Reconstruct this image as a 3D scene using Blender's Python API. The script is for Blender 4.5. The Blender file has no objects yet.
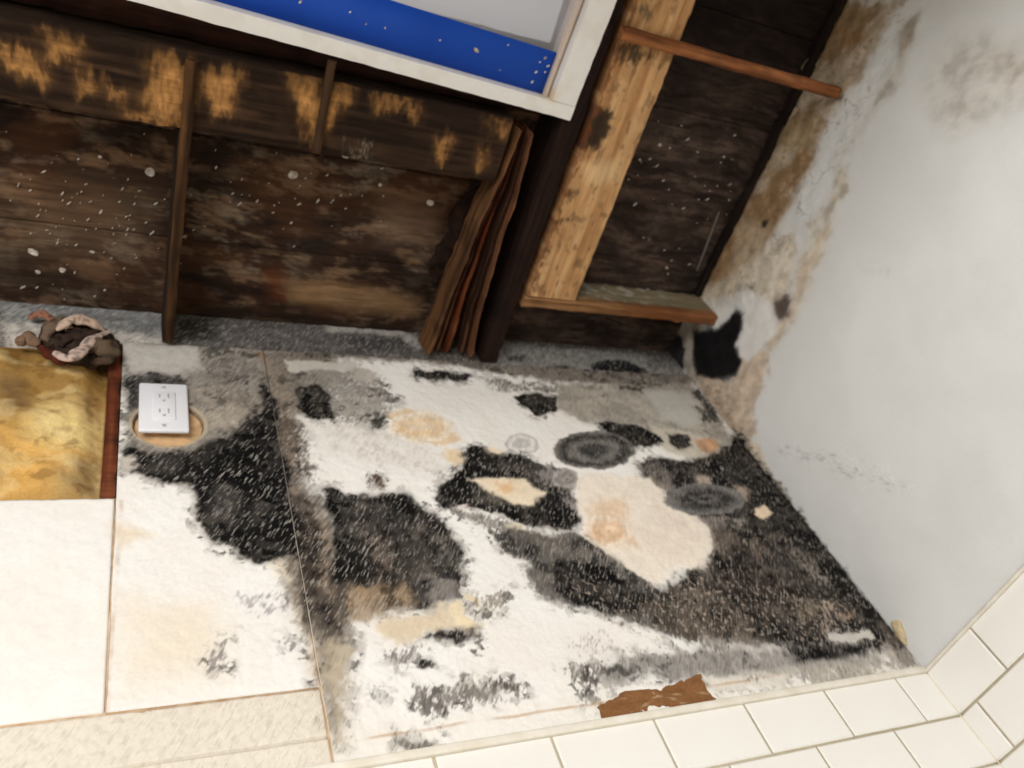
import bpy, math, random
import numpy as np
from mathutils import Matrix, Vector

S = bpy.context.scene
COL = S.collection
random.seed(7)

# ------------------------------------------------------------------ camera
# room axes: x along the front wall to the right, y into the front wall, z up.
# The corner of front wall and right wall is x = 0, y = 0; top of the wall tiles z = 1.5
T = 1.5
CAMP = np.array([-1.19949812, -0.86707262, -0.44251454 + T])
CM = np.array([[0.89757449, -0.29911966, -0.32386335],
               [0.04400852, 0.79173505, -0.60927733],
               [0.43866079, 0.53261904, 0.72380499]])
FPX = 802.92
cam_data = bpy.data.cameras.new('camera')
cam = bpy.data.objects.new('camera', cam_data)
COL.objects.link(cam)
cam_data.sensor_width = 36.0
cam_data.lens = FPX / 1024 * 36.0
cam_data.clip_start = 0.02
r_, u_, b_ = CM[0], -CM[1], -CM[2]
cam.matrix_world = Matrix(((r_[0], u_[0], b_[0], CAMP[0]), (r_[1], u_[1], b_[1], CAMP[1]),
                           (r_[2], u_[2], b_[2], CAMP[2]), (0, 0, 0, 1)))
cam_data.dof.use_dof = True
cam_data.dof.focus_distance = 0.92
cam_data.dof.aperture_fstop = 4.5
S.camera = cam

# ------------------------------------------------------------------ world and light
S.view_settings.view_transform = 'Standard'
S.view_settings.look = 'None'
S.view_settings.gamma = 1.0
S.view_settings.use_curve_mapping = False
S.view_settings.exposure = 0.0
W = bpy.data.worlds.new('overcast_sky')
S.world = W
W.use_nodes = True
bg = W.node_tree.nodes['Background']
bg.inputs[0].default_value = (1.0, 0.992, 0.98, 1)
bg.inputs[1].default_value = 0.66

def area(name, loc, target, sx, sy, power, col):
    l = bpy.data.lights.new(name, 'AREA')
    l.shape = 'RECTANGLE'; l.size = sx; l.size_y = sy; l.energy = power; l.color = col
    o = bpy.data.objects.new(name, l)
    COL.objects.link(o)
    o.location = loc
    o.rotation_euler = (Vector(target) - Vector(loc)).to_track_quat('-Z', 'Y').to_euler()
    return o
area('added_room_side_light', (-2.35, -2.7, 0.95), (-0.7, 0.0, 1.9), 1.3, 1.3, 71, (1.0, 0.988, 0.97))  # added soft light from the room side; no window is built there

# ------------------------------------------------------------------ levels
ZC = 0.804 + T      # underside of the ceiling framing
ZS = 0.902 + T      # underside of the roof sheathing
TH = 0.0777         # tile row pitch
TW = 0.1555         # tile column pitch

def at(p, ax, v):
    d = CM.T @ np.array([(p[0] - 512) / FPX, (p[1] - 384) / FPX, 1.0])
    t = (v - CAMP[ax]) / d[ax]
    return CAMP + t * d
def fw(poly, y=0.0):            # photograph points taken onto the front wall -> (x, z)
    return np.array([at(p, 1, y)[[0, 2]] for p in poly])
def rw(poly, x=0.0):            # onto the right wall -> (y, z)
    return np.array([at(p, 0, x)[[1, 2]] for p in poly])
def cl(poly, z=None):           # onto the ceiling -> (x, y)
    return np.array([at(p, 2, ZC if z is None else z)[[0, 1]] for p in poly])

# ------------------------------------------------------------------ noise and masks
def lin(r, g, b):
    c = np.array([r, g, b], float) / 255.0
    return np.where(c <= 0.04045, c / 12.92, ((c + 0.055) / 1.055) ** 2.4)

def perlin(x, y, seed=0):
    rng = np.random.RandomState(seed)
    perm = rng.permutation(512)
    ang = rng.rand(512) * 2 * math.pi
    gx, gy = np.cos(ang), np.sin(ang)
    xi = np.floor(x).astype(np.int64); yi = np.floor(y).astype(np.int64)
    xf = x - xi; yf = y - yi
    def g(ix, iy, dx, dy):
        h = perm[(perm[ix & 511] + iy) & 511]
        return gx[h] * dx + gy[h] * dy
    u = xf * xf * xf * (xf * (xf * 6 - 15) + 10)
    v = yf * yf * yf * (yf * (yf * 6 - 15) + 10)
    a = g(xi, yi, xf, yf); b = g(xi + 1, yi, xf - 1, yf)
    c = g(xi, yi + 1, xf, yf - 1); d = g(xi + 1, yi + 1, xf - 1, yf - 1)
    return (a + u * (b - a) + v * (c - a + u * (a - b - c + d))) * 1.5

def fbm(x, y, octv=4, seed=0, gain=0.55):
    s = 0; a = 1.0; n = 0
    for i in range(octv):
        s = s + a * perlin(x * 2 ** i, y * 2 ** i, seed + i * 17)
        n += a * a; a *= gain
    return s / math.sqrt(n)

def uni(n, k=2.3):              # noise -> about uniform 0..1
    return 0.5 + 0.5 * np.tanh(k * n)
def sst(a, b, x):
    t = np.clip((x - a) / (b - a), 0, 1)
    return t * t * (3 - 2 * t)

def sdist(u, v, poly):
    """signed distance to a polygon, negative inside; far points clipped"""
    p = np.asarray(poly, float)
    d = np.full(u.shape, 1e9); inside = np.zeros(u.shape, bool)
    n = len(p)
    for i in range(n):
        ax, ay = p[i]; bx, by = p[(i + 1) % n]
        ex, ey = bx - ax, by - ay
        t = np.clip(((u - ax) * ex + (v - ay) * ey) / (ex * ex + ey * ey + 1e-12), 0, 1)
        d = np.minimum(d, (u - ax - t * ex) ** 2 + (v - ay - t * ey) ** 2)
        if abs(ey) > 1e-12:
            c = ((ay > v) != (by > v)) & (u < ex * (v - ay) / ey + ax)
            inside ^= c
    d = np.sqrt(d)
    return np.where(inside, -d, d)

def pmask(u, v, poly, soft, margin=0.05):
    p = np.asarray(poly)
    m = np.zeros(u.shape)
    sel = ((u > p[:, 0].min() - soft - margin) & (u < p[:, 0].max() + soft + margin) &
           (v > p[:, 1].min() - soft - margin) & (v < p[:, 1].max() + soft + margin))
    if sel.any():
        m[sel] = sst(soft, -soft, sdist(u[sel], v[sel], p))
    return m

def over(col, c, m):
    c = np.asarray(c)
    m = m[..., None]
    return col * (1 - m) + c * m

# ------------------------------------------------------------------ materials
def attr_mat(name, rough=0.85, spec=0.2, nscale=220.0, bump=0.25, vary=0.12, stretch=(1, 1, 1), sheen=0.0):
    m = bpy.data.materials.new(name)
    m.use_nodes = True
    nt = m.node_tree; N = nt.nodes; L = nt.links
    b = N['Principled BSDF']
    b.inputs['Roughness'].default_value = rough
    b.inputs['Specular IOR Level'].default_value = spec
    a = N.new('ShaderNodeAttribute'); a.attribute_name = 'Col'
    tc = N.new('ShaderNodeTexCoord')
    mp = N.new('ShaderNodeMapping'); mp.inputs['Scale'].default_value = stretch
    L.new(tc.outputs['Object'], mp.inputs['Vector'])
    nz = N.new('ShaderNodeTexNoise'); nz.inputs['Scale'].default_value = nscale; nz.inputs['Detail'].default_value = 5
    L.new(mp.outputs['Vector'], nz.inputs['Vector'])
    mr = N.new('ShaderNodeMapRange')
    mr.inputs['From Min'].default_value = 0.25; mr.inputs['From Max'].default_value = 0.75
    mr.inputs['To Min'].default_value = 1 - vary; mr.inputs['To Max'].default_value = 1 + vary
    L.new(nz.outputs['Fac'], mr.inputs['Value'])
    mx = N.new('ShaderNodeVectorMath'); mx.operation = 'MULTIPLY'
    L.new(a.outputs['Color'], mx.inputs[0]); L.new(mr.outputs['Result'], mx.inputs[1])
    L.new(mx.outputs['Vector'], b.inputs['Base Color'])
    bp = N.new('ShaderNodeBump'); bp.inputs['Strength'].default_value = bump; bp.inputs['Distance'].default_value = 0.002
    L.new(nz.outputs['Fac'], bp.inputs['Height']); L.new(bp.outputs['Normal'], b.inputs['Normal'])
    return m

def plain_mat(name, c1, c2, scale=20.0, rough=0.6, spec=0.4, bump=0.05, stretch=(1, 1, 1), emit=None):
    m = bpy.data.materials.new(name)
    m.use_nodes = True
    nt = m.node_tree; N = nt.nodes; L = nt.links
    b = N['Principled BSDF']
    b.inputs['Roughness'].default_value = rough
    b.inputs['Specular IOR Level'].default_value = spec
    tc = N.new('ShaderNodeTexCoord')
    mp = N.new('ShaderNodeMapping'); mp.inputs['Scale'].default_value = stretch
    L.new(tc.outputs['Object'], mp.inputs['Vector'])
    nz = N.new('ShaderNodeTexNoise'); nz.inputs['Scale'].default_value = scale; nz.inputs['Detail'].default_value = 6
    L.new(mp.outputs['Vector'], nz.inputs['Vector'])
    cr = N.new('ShaderNodeValToRGB')
    cr.color_ramp.elements[0].position = 0.32; cr.color_ramp.elements[1].position = 0.68
    cr.color_ramp.elements[0].color = (*c1, 1); cr.color_ramp.elements[1].color = (*c2, 1)
    L.new(nz.outputs['Fac'], cr.inputs['Fac']); L.new(cr.outputs['Color'], b.inputs['Base Color'])
    bp = N.new('ShaderNodeBump'); bp.inputs['Strength'].default_value = bump; bp.inputs['Distance'].default_value = 0.002
    L.new(nz.outputs['Fac'], bp.inputs['Height']); L.new(bp.outputs['Normal'], b.inputs['Normal'])
    return m

M_MOULD = attr_mat('mouldy_drywall', 0.9, 0.12, 200, 0.10, 0.04)
def add_fibres(m):
    nt = m.node_tree; N = nt.nodes; L = nt.links
    b = N['Principled BSDF']; src = b.inputs['Base Color'].links[0].from_socket
    a = [n for n in N if n.type == 'ATTRIBUTE'][0]
    tc = [n for n in N if n.type == 'TEX_COORD'][0]
    mp = N.new('ShaderNodeMapping'); mp.inputs['Rotation'].default_value = (0, math.radians(58), 0)
    mp2 = N.new('ShaderNodeMapping'); mp2.inputs['Scale'].default_value = (0.2, 1.0, 1.0)
    L.new(tc.outputs['Object'], mp.inputs['Vector']); L.new(mp.outputs['Vector'], mp2.inputs['Vector'])
    nz = N.new('ShaderNodeTexNoise'); nz.inputs['Scale'].default_value = 300; nz.inputs['Detail'].default_value = 2; nz.inputs['Roughness'].default_value = 0.6
    L.new(mp2.outputs['Vector'], nz.inputs['Vector'])
    def rng(lo, hi):
        r = N.new('ShaderNodeMapRange'); r.interpolation_type = 'SMOOTHSTEP'
        r.inputs['From Min'].default_value = lo; r.inputs['From Max'].default_value = hi
        L.new(nz.outputs['Fac'], r.inputs['Value'])
        k = N.new('ShaderNodeMath'); k.operation = 'MULTIPLY'
        L.new(r.outputs['Result'], k.inputs[0]); L.new(a.outputs['Alpha'], k.inputs[1])
        return k.outputs[0]
    for lo, hi, c, amt in ((0.53, 0.68, lin(200, 193, 183), 0.52), (0.47, 0.33, lin(20, 19, 19), 0.6)):
        k = N.new('ShaderNodeMath'); k.operation = 'MULTIPLY'; k.inputs[1].default_value = amt
        L.new(rng(lo, hi), k.inputs[0])
        mx = N.new('ShaderNodeMix'); mx.data_type = 'RGBA'
        L.new(k.outputs[0], mx.inputs['Factor']); L.new(src, mx.inputs[6]); mx.inputs[7].default_value = (*c, 1)
        src = mx.outputs[2]
    L.new(src, b.inputs['Base Color'])
add_fibres(M_MOULD)
M_PLASTER = attr_mat('stained_plaster', 0.8, 0.15, 160, 0.08, 0.02)
M_WOODX = attr_mat('damp_wood_grain_across', 0.85, 0.12, 60, 0.35, 0.32, (0.25, 2.5, 2.5))
M_WOODY = attr_mat('damp_wood_grain_along', 0.85, 0.14, 60, 0.3, 0.18, (2.5, 0.25, 2.5))
M_FUZZ = attr_mat('fibrous_insulation', 1.0, 0.05, 300, 0.35, 0.12)
M_TILE = plain_mat('glazed_white_tile', lin(240, 237, 230), lin(245, 243, 238), 6, 0.3, 0.4, 0.01)
M_GROUT = plain_mat('sandy_grout', lin(222, 208, 178), lin(234, 224, 202), 60, 0.9, 0.1, 0.2)
M_RUST = plain_mat('rusty_joint_filler', lin(186, 150, 112), lin(222, 200, 172), 45, 0.9, 0.1, 0.1)
M_RUST2 = plain_mat('dirty_joint_filler', lin(62, 54, 46), lin(128, 112, 94), 45, 0.9, 0.1, 0.1)
M_CAULK = plain_mat('cream_caulk', lin(228, 220, 203), lin(240, 235, 224), 40, 0.7, 0.2, 0.2)
M_BACK = plain_mat('dark_cavity_board', lin(40, 30, 24), lin(70, 52, 40), 15, 0.95, 0.1, 0.2)
M_CASING = attr_mat('white_painted_casing', 0.45, 0.4, 90, 0.05, 0.02)
M_PLATE = plain_mat('white_plastic', lin(232, 233, 238), lin(236, 237, 241), 10, 0.35, 0.45, 0.0)
M_SLOT = plain_mat('grey_slot_plastic', lin(178, 178, 178), lin(190, 190, 190), 30, 0.6, 0.2, 0.0)
M_BLUE = plain_mat('blue_plastic_film', lin(16, 76, 190), lin(24, 84, 202), 8, 0.5, 0.3, 0.05)
M_FLECK = plain_mat('white_paint_fleck', lin(150, 138, 122), lin(232, 226, 216), 120, 0.8, 0.2, 0.0)
M_PAPER = attr_mat('torn_brown_paper', 0.95, 0.1, 200, 0.5, 0.15)
M_FLOOR = plain_mat('pale_floor', lin(205, 200, 190), lin(220, 214, 205), 5, 0.5, 0.3, 0.02)

# ------------------------------------------------------------------ mesh helpers
def mesh_np(name, V, F, mat, col=None, parent=None, smooth=False):
    V = np.asarray(V, np.float32); F = np.asarray(F, np.int32)
    me = bpy.data.meshes.new(name)
    me.vertices.add(len(V)); me.vertices.foreach_set('co', V.ravel())
    k = F.shape[1]
    me.loops.add(F.size); me.loops.foreach_set('vertex_index', F.ravel())
    me.polygons.add(len(F)); me.polygons.foreach_set('loop_start', np.arange(0, F.size, k, dtype=np.int32))
    try:
        me.polygons.foreach_set('loop_total', np.full(len(F), k, np.int32))
    except Exception:
        pass
    if smooth:
        me.polygons.foreach_set('use_smooth', np.ones(len(F), bool))
    me.update(calc_edges=True); me.validate()
    if col is not None:
        a = me.color_attributes.new('Col', 'FLOAT_COLOR', 'POINT')
        c = np.zeros((len(V), 4), np.float32); c[:, :col.shape[1]] = np.clip(col, 0, 1)
        a.data.foreach_set('color', c.ravel())
    me.materials.append(mat)
    o = bpy.data.objects.new(name, me)
    COL.objects.link(o)
    if parent is not None:
        o.parent = parent
    return o

def tag(o, label=None, cat=None, group=None, kind=None):
    if label: o['label'] = label
    if cat: o['category'] = cat
    if group: o['group'] = group
    if kind: o['kind'] = kind
    return o
def empty(name, loc=(0, 0, 0)):
    o = bpy.data.objects.new(name, None); COL.objects.link(o); o.location = loc
    o.empty_display_size = 0.05
    return o

def gridfaces(nu, nv, flip=False, base=0):
    i = np.arange(nu * nv).reshape(nv, nu) + base
    a, b, c, d = i[:-1, :-1].ravel(), i[:-1, 1:].ravel(), i[1:, 1:].ravel(), i[1:, :-1].ravel()
    return np.stack([a, d, c, b] if flip else [a, b, c, d], 1)

def slab(name, plane, u0, u1, v0, v1, base, thick, res, colfn, mat, parent=None, dispfn=None, smooth=True):
    """Dense sheet with thickness. plane 'front': (x,z), faces -y, base=y ; 'right': (y,z), faces -x, base=x ;
       'ceil': (x,y), faces -z, base=z."""
    nu = max(2, int((u1 - u0) / res) + 1); nv = max(2, int((v1 - v0) / res) + 1)
    U, V = np.meshgrid(np.linspace(u0, u1, nu), np.linspace(v0, v1, nv))
    C, extra = colfn(U, V), 0.0
    if dispfn is not None:
        extra = dispfn(U, V)
    D = base + extra + np.zeros_like(U)
    def P(U, V, D):
        if plane == 'front': return np.stack([U, D, V], -1).reshape(-1, 3)
        if plane == 'right': return np.stack([D, U, V], -1).reshape(-1, 3)
        return np.stack([U, V, D], -1).reshape(-1, 3)
    Vt = P(U, V, D); n = nu * nv
    flip = plane != 'front'
    F = gridfaces(nu, nv, flip)
    idx = np.arange(n).reshape(nv, nu)
    ring = np.concatenate([idx[0, :], idx[1:, -1], idx[-1, -2::-1], idx[-2:0, 0]])
    Ur, Vr = U.ravel()[ring], V.ravel()[ring]
    back = P(Ur, Vr, np.full(len(ring), base + thick))
    k = len(ring); j = np.arange(k); jn = (j + 1) % k
    SF = np.stack([ring[j], n + j, n + jn, ring[jn]], 1)
    if flip: SF = SF[:, ::-1]
    Vt = np.concatenate([Vt, back]); F = np.concatenate([F, SF])
    C = C.reshape(n, -1)
    c = np.concatenate([C, C[ring] * 0.9])
    return mesh_np(name, Vt, F, mat, c, parent, smooth=False)

def quadbox(name, lo, hi, mat, parent=None):
    x0, y0, z0 = lo; x1, y1, z1 = hi
    V = [(x0,y0,z0),(x1,y0,z0),(x1,y1,z0),(x0,y1,z0),(x0,y0,z1),(x1,y0,z1),(x1,y1,z1),(x0,y1,z1)]
    F = [(0,3,2,1),(4,5,6,7),(0,1,5,4),(1,2,6,5),(2,3,7,6),(3,0,4,7)]
    return mesh_np(name, V, F, mat, None, parent)

def boxgrid(lo, hi, res, axis):
    """all six faces of a box as grids: points + quads (unwelded faces)"""
    lo = np.asarray(lo, float); hi = np.asarray(hi, float)
    VV, FF = [], []; base = 0
    for ax in range(3):
        o = [i for i in range(3) if i != ax]
        for side in (0, 1):
            n = [max(2, int((hi[i] - lo[i]) / res) + 1) for i in o]
            A, B = np.meshgrid(np.linspace(lo[o[0]], hi[o[0]], n[0]), np.linspace(lo[o[1]], hi[o[1]], n[1]))
            P = np.zeros(A.shape + (3,)); P[..., o[0]] = A; P[..., o[1]] = B
            P[..., ax] = hi[ax] if side else lo[ax]
            VV.append(P.reshape(-1, 3))
            fl = (side == 0) if ax != 1 else (side == 1)
            FF.append(gridfaces(n[0], n[1], fl, base)); base += A.size
    return np.concatenate(VV), np.concatenate(FF)

def board(name, lo, hi, axis, colfn, mat, res=0.004, parent=None, rough=0.0012, xf=None, seed=1, rnd=0.003):
    V, F = boxgrid(lo, hi, res, axis)
    c = colfn(V)
    lo = np.asarray(lo, float); hi = np.asarray(hi, float)
    mid = (lo + hi) / 2; half = (hi - lo) / 2
    s = V[:, axis]
    o = [i for i in range(3) if i != axis]
    # eased, slightly ragged long edges
    q0 = np.abs(V[:, o[0]] - mid[o[0]]) / half[o[0]]; q1 = np.abs(V[:, o[1]] - mid[o[1]]) / half[o[1]]
    edge = sst(0.8, 1, q0) * sst(0.8, 1, q1)
    rag = rnd * (0.6 + 0.8 * fbm(s * 25, s * 0 + seed * 3.1, 3, seed))
    for i in o:
        w = fbm(s * 14 + i * 5, V[:, o[0]] * 30 + V[:, o[1]] * 30, 3, seed + i) * rough
        V[:, i] += w - np.sign(V[:, i] - mid[i]) * edge * rag
    if xf is not None:
        V = xf(V)
    return mesh_np(name, V, F, mat, c, parent)

# ------------------------------------------------------------------ colours of the mouldy front wall
STR = np.array([0.50, 0.87])       # direction of the fuzzy fibres on the wall
def streak(u, v, seed, fine=1.0):
    a = u * STR[0] + v * STR[1]; b = -u * STR[1] + v * STR[0]
    return uni(0.55 * fbm(a * 45 * fine, b * 150 * fine, 2, seed, 0.7) + 0.5 * fbm(u * 40, v * 40, 3, seed + 5), 1.7)

def cover(d, n, k=0.22):           # density d -> ragged speckled cover
    return sst(-k, k, d * (1 + 2 * k) - k - n)

WHITE = lin(243, 240, 235)
BLK = lin(28, 26, 25)
GRY = lin(120, 115, 108)
BRN = lin(98, 84, 70)

# (outline in the photograph, colour, soft edge px, density)  painted in order
FRONT = [
 # general grey-brown band along the panel joint
 ([(255,330),(330,340),(345,372),(325,392),(300,420),(300,470),(318,500),(326,560),(352,600),(352,650),(345,700),(342,745),(330,745),(318,690),(292,600),(275,520),(258,440),(252,380)], lin(128,114,98), 9, .82),
 ([(275,480),(318,500),(326,570),(345,600),(340,640),(325,640),(300,590),(285,530)], lin(72,62,55), 8, .75),
 ([(268,400),(300,420),(318,470),(310,480),(285,470),(268,440)], lin(98,84,72), 9, .62),
 ([(322,640),(352,640),(350,700),(345,742),(333,742),(325,690)], lin(196,182,158), 8, .7),
 ([(316,495),(328,515),(336,530),(340,600),(326,600),(316,540)], lin(136,119,101), 7, .85),
 # grey bloom at the top left
 ([(290,362),(350,362),(390,385),(392,420),(360,424),(318,420),(292,395)], lin(150,144,136), 9, .66),
 ([(300,420),(370,420),(420,440),(445,458),(430,475),(380,470),(330,455)], lin(196,184,168), 10, .38),
 ([(285,360),(355,362),(352,371),(290,372)], lin(205,200,190), 3, .9),
 ([(335,387),(372,392),(384,408),(378,418),(345,418),(338,400)], lin(176,170,162), 5, .8),
 ([(352,368),(378,374),(372,382),(352,378)], lin(190,182,172), 5, .9),
 ([(420,470),(455,465),(460,480),(435,480)], GRY, 6, .3),
 ([(384,398),(398,396),(399,404),(386,405)], GRY, 3, .7),
 ([(372,420),(384,414),(378,428),(370,430)], lin(70,66,62), 3, .85),
 ([(372,476),(382,475),(384,486),(374,485)], lin(88,66,48), 4, .9),
 # strip under the ceiling line
 ([(265,356),(430,362),(500,374),(560,382),(690,390),(700,350),(430,330),(255,326)], lin(120,110,100), 5, .86),
 ([(412,370),(440,371),(470,374),(466,381),(430,380),(414,377)], lin(35,32,32), 4, .85),
 ([(480,378),(560,384),(560,394),(500,390)], lin(120,116,110), 5, .6),
 # large grey field towards the right corner
 ([(555,384),(640,382),(690,384),(715,410),(735,440),(725,460),(690,455),(650,440),(620,428),(585,424),(558,410)], lin(172,165,153), 8, .93),
 ([(640,388),(690,392),(712,420),(690,428),(660,420)], lin(196,192,184), 8, .8),
 ([(650,425),(690,430),(720,450),(700,462),(665,450)], lin(205,196,180), 7, .85),
 ([(692,405),(712,405),(720,420),(705,424)], lin(78,74,70), 6, .7),
 ([(618,384),(645,386),(642,392),(620,390)], lin(70,62,56), 3, .7),
 ([(690,390),(700,388),(722,420),(716,424)], lin(40,38,38), 4, .7),
 # round black colonies, upper row
 ([(298,386),(305,388),(318,384),(328,392),(334,408),(331,418),(318,420),(307,417),(299,402)], BLK, 4, .97),
 ([(514,397),(522,394),(558,397),(554,412),(545,416),(532,414),(525,405)], BLK, 3, 1.0),
 ([(603,425),(612,422),(640,426),(655,434),(663,442),(650,447),(630,446),(614,440)], lin(34,31,31), 3, .98),
 ([(668,434),(690,436),(693,446),(680,450),(670,444)], lin(60,56,54), 4, .85),
 ([(697,440),(712,438),(722,448),(712,454),(700,450)], lin(196,150,112), 4, .75),
 # dark mass between rings and corner
 ([(640,462),(665,458),(680,462),(720,452),(738,436),(748,448),(772,478),(800,512),(830,548),(862,592),(900,640),(880,645),(850,640),(800,645),(740,645),(690,640),(655,618),(655,600),(690,572),(712,548),(700,535),(668,505),(655,485)], lin(52,46,42), 6, .92),
 ([(634,464),(664,460),(672,478),(660,486),(640,478)], lin(105,98,92), 5, .75),
 ([(658,482),(672,478),(680,500),(705,515),(745,520),(748,530),(700,530),(668,508)], lin(128,120,113), 5, .85),
 ([(700,530),(730,525),(770,545),(760,570),(720,560)], lin(96,84,74), 8, .7),
 ([(735,545),(760,560),(800,580),(810,610),(770,625),(735,600),(722,575)], lin(58,46,41), 9, .8),
 ([(785,535),(815,560),(835,590),(815,585),(790,560)], lin(140,130,120), 9, .5),
 ([(790,600),(815,598),(822,620),(800,622)], lin(110,98,82), 9, .8),
 ([(738,436),(748,448),(772,478),(800,510),(822,536),(812,545),(780,530),(755,512),(735,490),(725,465)], lin(22,21,21), 4, 1.0),
 # big curved colony
 ([(436,498),(444,482),(462,466),(460,456),(470,446),(484,446),(492,455),(520,455),(545,466),(560,480),(575,500),(582,520),(572,530),(548,528),(520,522),(495,512),(460,508),(442,510)], lin(34,32,31), 4, .97),
 ([(500,458),(530,456),(552,470),(560,486),(545,488),(520,474),(490,472)], lin(74,70,67), 5, .7),
 ([(545,462),(560,470),(576,485),(570,498),(550,486),(535,474)], lin(150,144,140), 6, .7),
 ([(470,478),(500,477),(522,480),(545,492),(532,504),(515,506),(490,492)], lin(238,222,196), 4, .97),
 ([(492,482),(510,482),(518,490),(510,496),(498,492)], lin(226,186,142), 7, .8),
 ([(470,484),(490,494),(510,506),(498,510),(475,500)], lin(84,80,74), 6, .8),
 ([(555,490),(575,497),(584,512),(572,510)], lin(150,144,142), 6, .7),
 ([(450,507),(470,510),(510,520),(545,532),(560,545),(520,540),(500,535),(470,524),(440,512)], lin(140,133,126), 7, .68),
 ([(508,526),(524,522),(526,532),(512,534)], lin(232,220,196), 4, .85),
 ([(457,506),(466,505),(466,511),(458,512)], lin(226,212,208), 2, .9),
 # central lower colony
 ([(494,535),(520,528),(545,534),(575,530),(600,545),(625,562),(655,585),(668,600),(690,620),(690,640),(660,635),(620,618),(585,608),(555,604),(535,590),(524,578),(528,560),(505,552)], lin(84,79,74), 5, .86),
 ([(552,565),(565,560),(600,565),(625,580),(648,600),(640,612),(610,612),(580,606),(556,590)], lin(32,30,30), 7, .93),
 ([(520,545),(535,540),(548,550),(535,558),(522,555)], lin(40,37,36), 7, .7),
 # speckled zone right of it
 ([(640,600),(670,585),(700,580),(740,600),(760,640),(720,655),(680,640),(650,625)], lin(88,78,68), 9, .68),
 ([(598,670),(620,655),(700,648),(790,648),(880,655),(890,668),(820,675),(760,684),(700,688),(650,675),(610,690)], lin(136,131,126), 6, .72),
 ([(560,668),(596,662),(612,672),(600,690),(570,684)], lin(110,104,98), 7, .62),
 ([(782,645),(830,641),(876,640),(884,650),(860,658),(800,662)], lin(42,41,42), 7, .85),
 ([(700,636),(760,640),(785,645),(770,654),(710,652)], lin(190,182,176), 6, .55),
 ([(825,634),(870,630),(876,638),(830,642)], lin(205,200,192), 2, .9),
 ([(800,670),(860,664),(880,668),(872,682),(812,690)], lin(150,142,130), 5, .7),
 ([(700,676),(760,672),(790,674),(780,684),(715,692)], lin(224,218,208), 4, .8),
 ([(745,676),(762,674),(760,684),(748,685)], lin(60,56,54), 4, .5),
 ([(880,642),(900,636),(918,664),(905,672),(890,668)], lin(160,148,140), 5, .7),
 ([(886,632),(902,640),(922,668),(910,672),(896,655)], lin(88,78,70), 3, .8),
 ([(820,602),(836,600),(830,635),(822,636)], lin(170,152,136), 4, .6),
 ([(836,612),(856,608),(856,622),(838,624)], lin(150,126,108), 4, .6),
 # big left colony
 ([(323,488),(334,488),(350,500),(375,492),(400,494),(430,512),(452,530),(462,552),(462,585),(455,600),(430,605),(395,606),(365,600),(340,600),(330,560),(335,530),(326,510)], lin(62,58,55), 6, .93),
 ([(323,488),(334,488),(346,500),(354,518),(340,520),(326,508)], lin(30,28,28), 4, 1.0),
 ([(334,530),(348,524),(352,560),(345,595),(338,590)], lin(34,32,31), 6, .9),
 ([(375,495),(405,497),(420,510),(400,520),(378,512)], lin(40,38,37), 7, .8),
 ([(405,540),(425,535),(430,570),(412,572)], lin(44,41,40), 7, .7),
 ([(366,535),(390,540),(400,575),(375,575)], lin(98,84,74), 9, .7),
 ([(345,590),(380,580),(405,585),(415,600),(390,620),(350,622),(340,605)], lin(158,134,106), 8, .8),
 ([(425,572),(455,575),(458,605),(432,612)], lin(140,134,130), 8, .75),
 ([(330,595),(350,592),(352,612),(335,625)], lin(80,72,65), 7, .7),
 ([(432,535),(455,545),(460,565),(440,560)], lin(90,85,80), 8, .6),
 ([(420,578),(430,576),(432,590),(422,592)], lin(40,38,40), 4, .8),
 # cream flap and dark smears below it
 ([(375,625),(410,612),(440,606),(458,604),(462,618),(482,628),(478,634),(455,630),(430,634),(410,642),(380,636)], lin(222,204,176), 5, .85),
 ([(448,606),(460,602),(464,616),(484,628),(474,633),(455,626)], lin(234,217,184), 3, .95),
 ([(462,592),(478,600),(476,608),(464,602)], lin(232,214,180), 3, .85),
 ([(462,604),(472,598),(500,588),(514,590),(505,606),(485,620),(466,615)], lin(150,140,128), 6, .55),
 ([(428,638),(442,630),(455,630),(480,632),(482,637),(460,642),(440,640)], lin(62,56,54), 4, .75),
 ([(378,652),(395,645),(420,640),(430,648),(415,662),(402,676),(395,668)], lin(120,112,112), 6, .5),
 ([(418,660),(430,658),(430,668),(420,669)], lin(60,54,54), 4, .75),
 ([(472,652),(480,648),(478,656)], lin(70,64,62), 3, .7),
 ([(405,695),(440,685),(480,678),(505,676),(526,682),(528,695),(500,702),(470,705),(445,712),(425,715),(410,708)], lin(118,110,104), 6, .62),
 ([(480,682),(505,678),(524,688),(515,697),(490,696)], lin(84,76,72), 6, .55),
 ([(436,704),(446,706),(450,718),(442,718)], lin(60,56,56), 4, .7),
 ([(390,740),(410,743),(425,738),(438,740),(434,748),(418,752),(400,748)], lin(46,42,42), 3, .8),
 ([(562,640),(600,630),(620,640),(600,660),(570,655)], lin(170,160,150), 7, .4),
 ([(576,690),(600,684),(596,702),(580,704)], lin(70,62,60), 4, .6),
 ([(372,694),(390,690),(390,697),(374,698)], lin(150,144,138), 4, .5),
 ([(330,745),(352,740),(345,752),(332,752)], lin(90,80,72), 4, .5),
 # cream patch in the middle
 ([(575,477),(600,474),(650,478),(664,492),(668,502),(690,514),(706,524),(712,540),(716,548),(706,560),(705,568),(676,568),(664,580),(655,586),(640,575),(620,562),(598,548),(586,525),(578,505)], lin(240,229,214), 6, 1.0),
 ([(590,500),(625,495),(632,530),(640,545),(612,550),(592,535)], lin(232,203,172), 12, .75),
 ([(592,528),(604,528),(602,538),(592,538)], lin(216,168,130), 5, .8),
 ([(655,500),(690,520),(706,540),(690,560),(650,560),(640,530)], lin(234,220,205), 10, .7),
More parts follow.
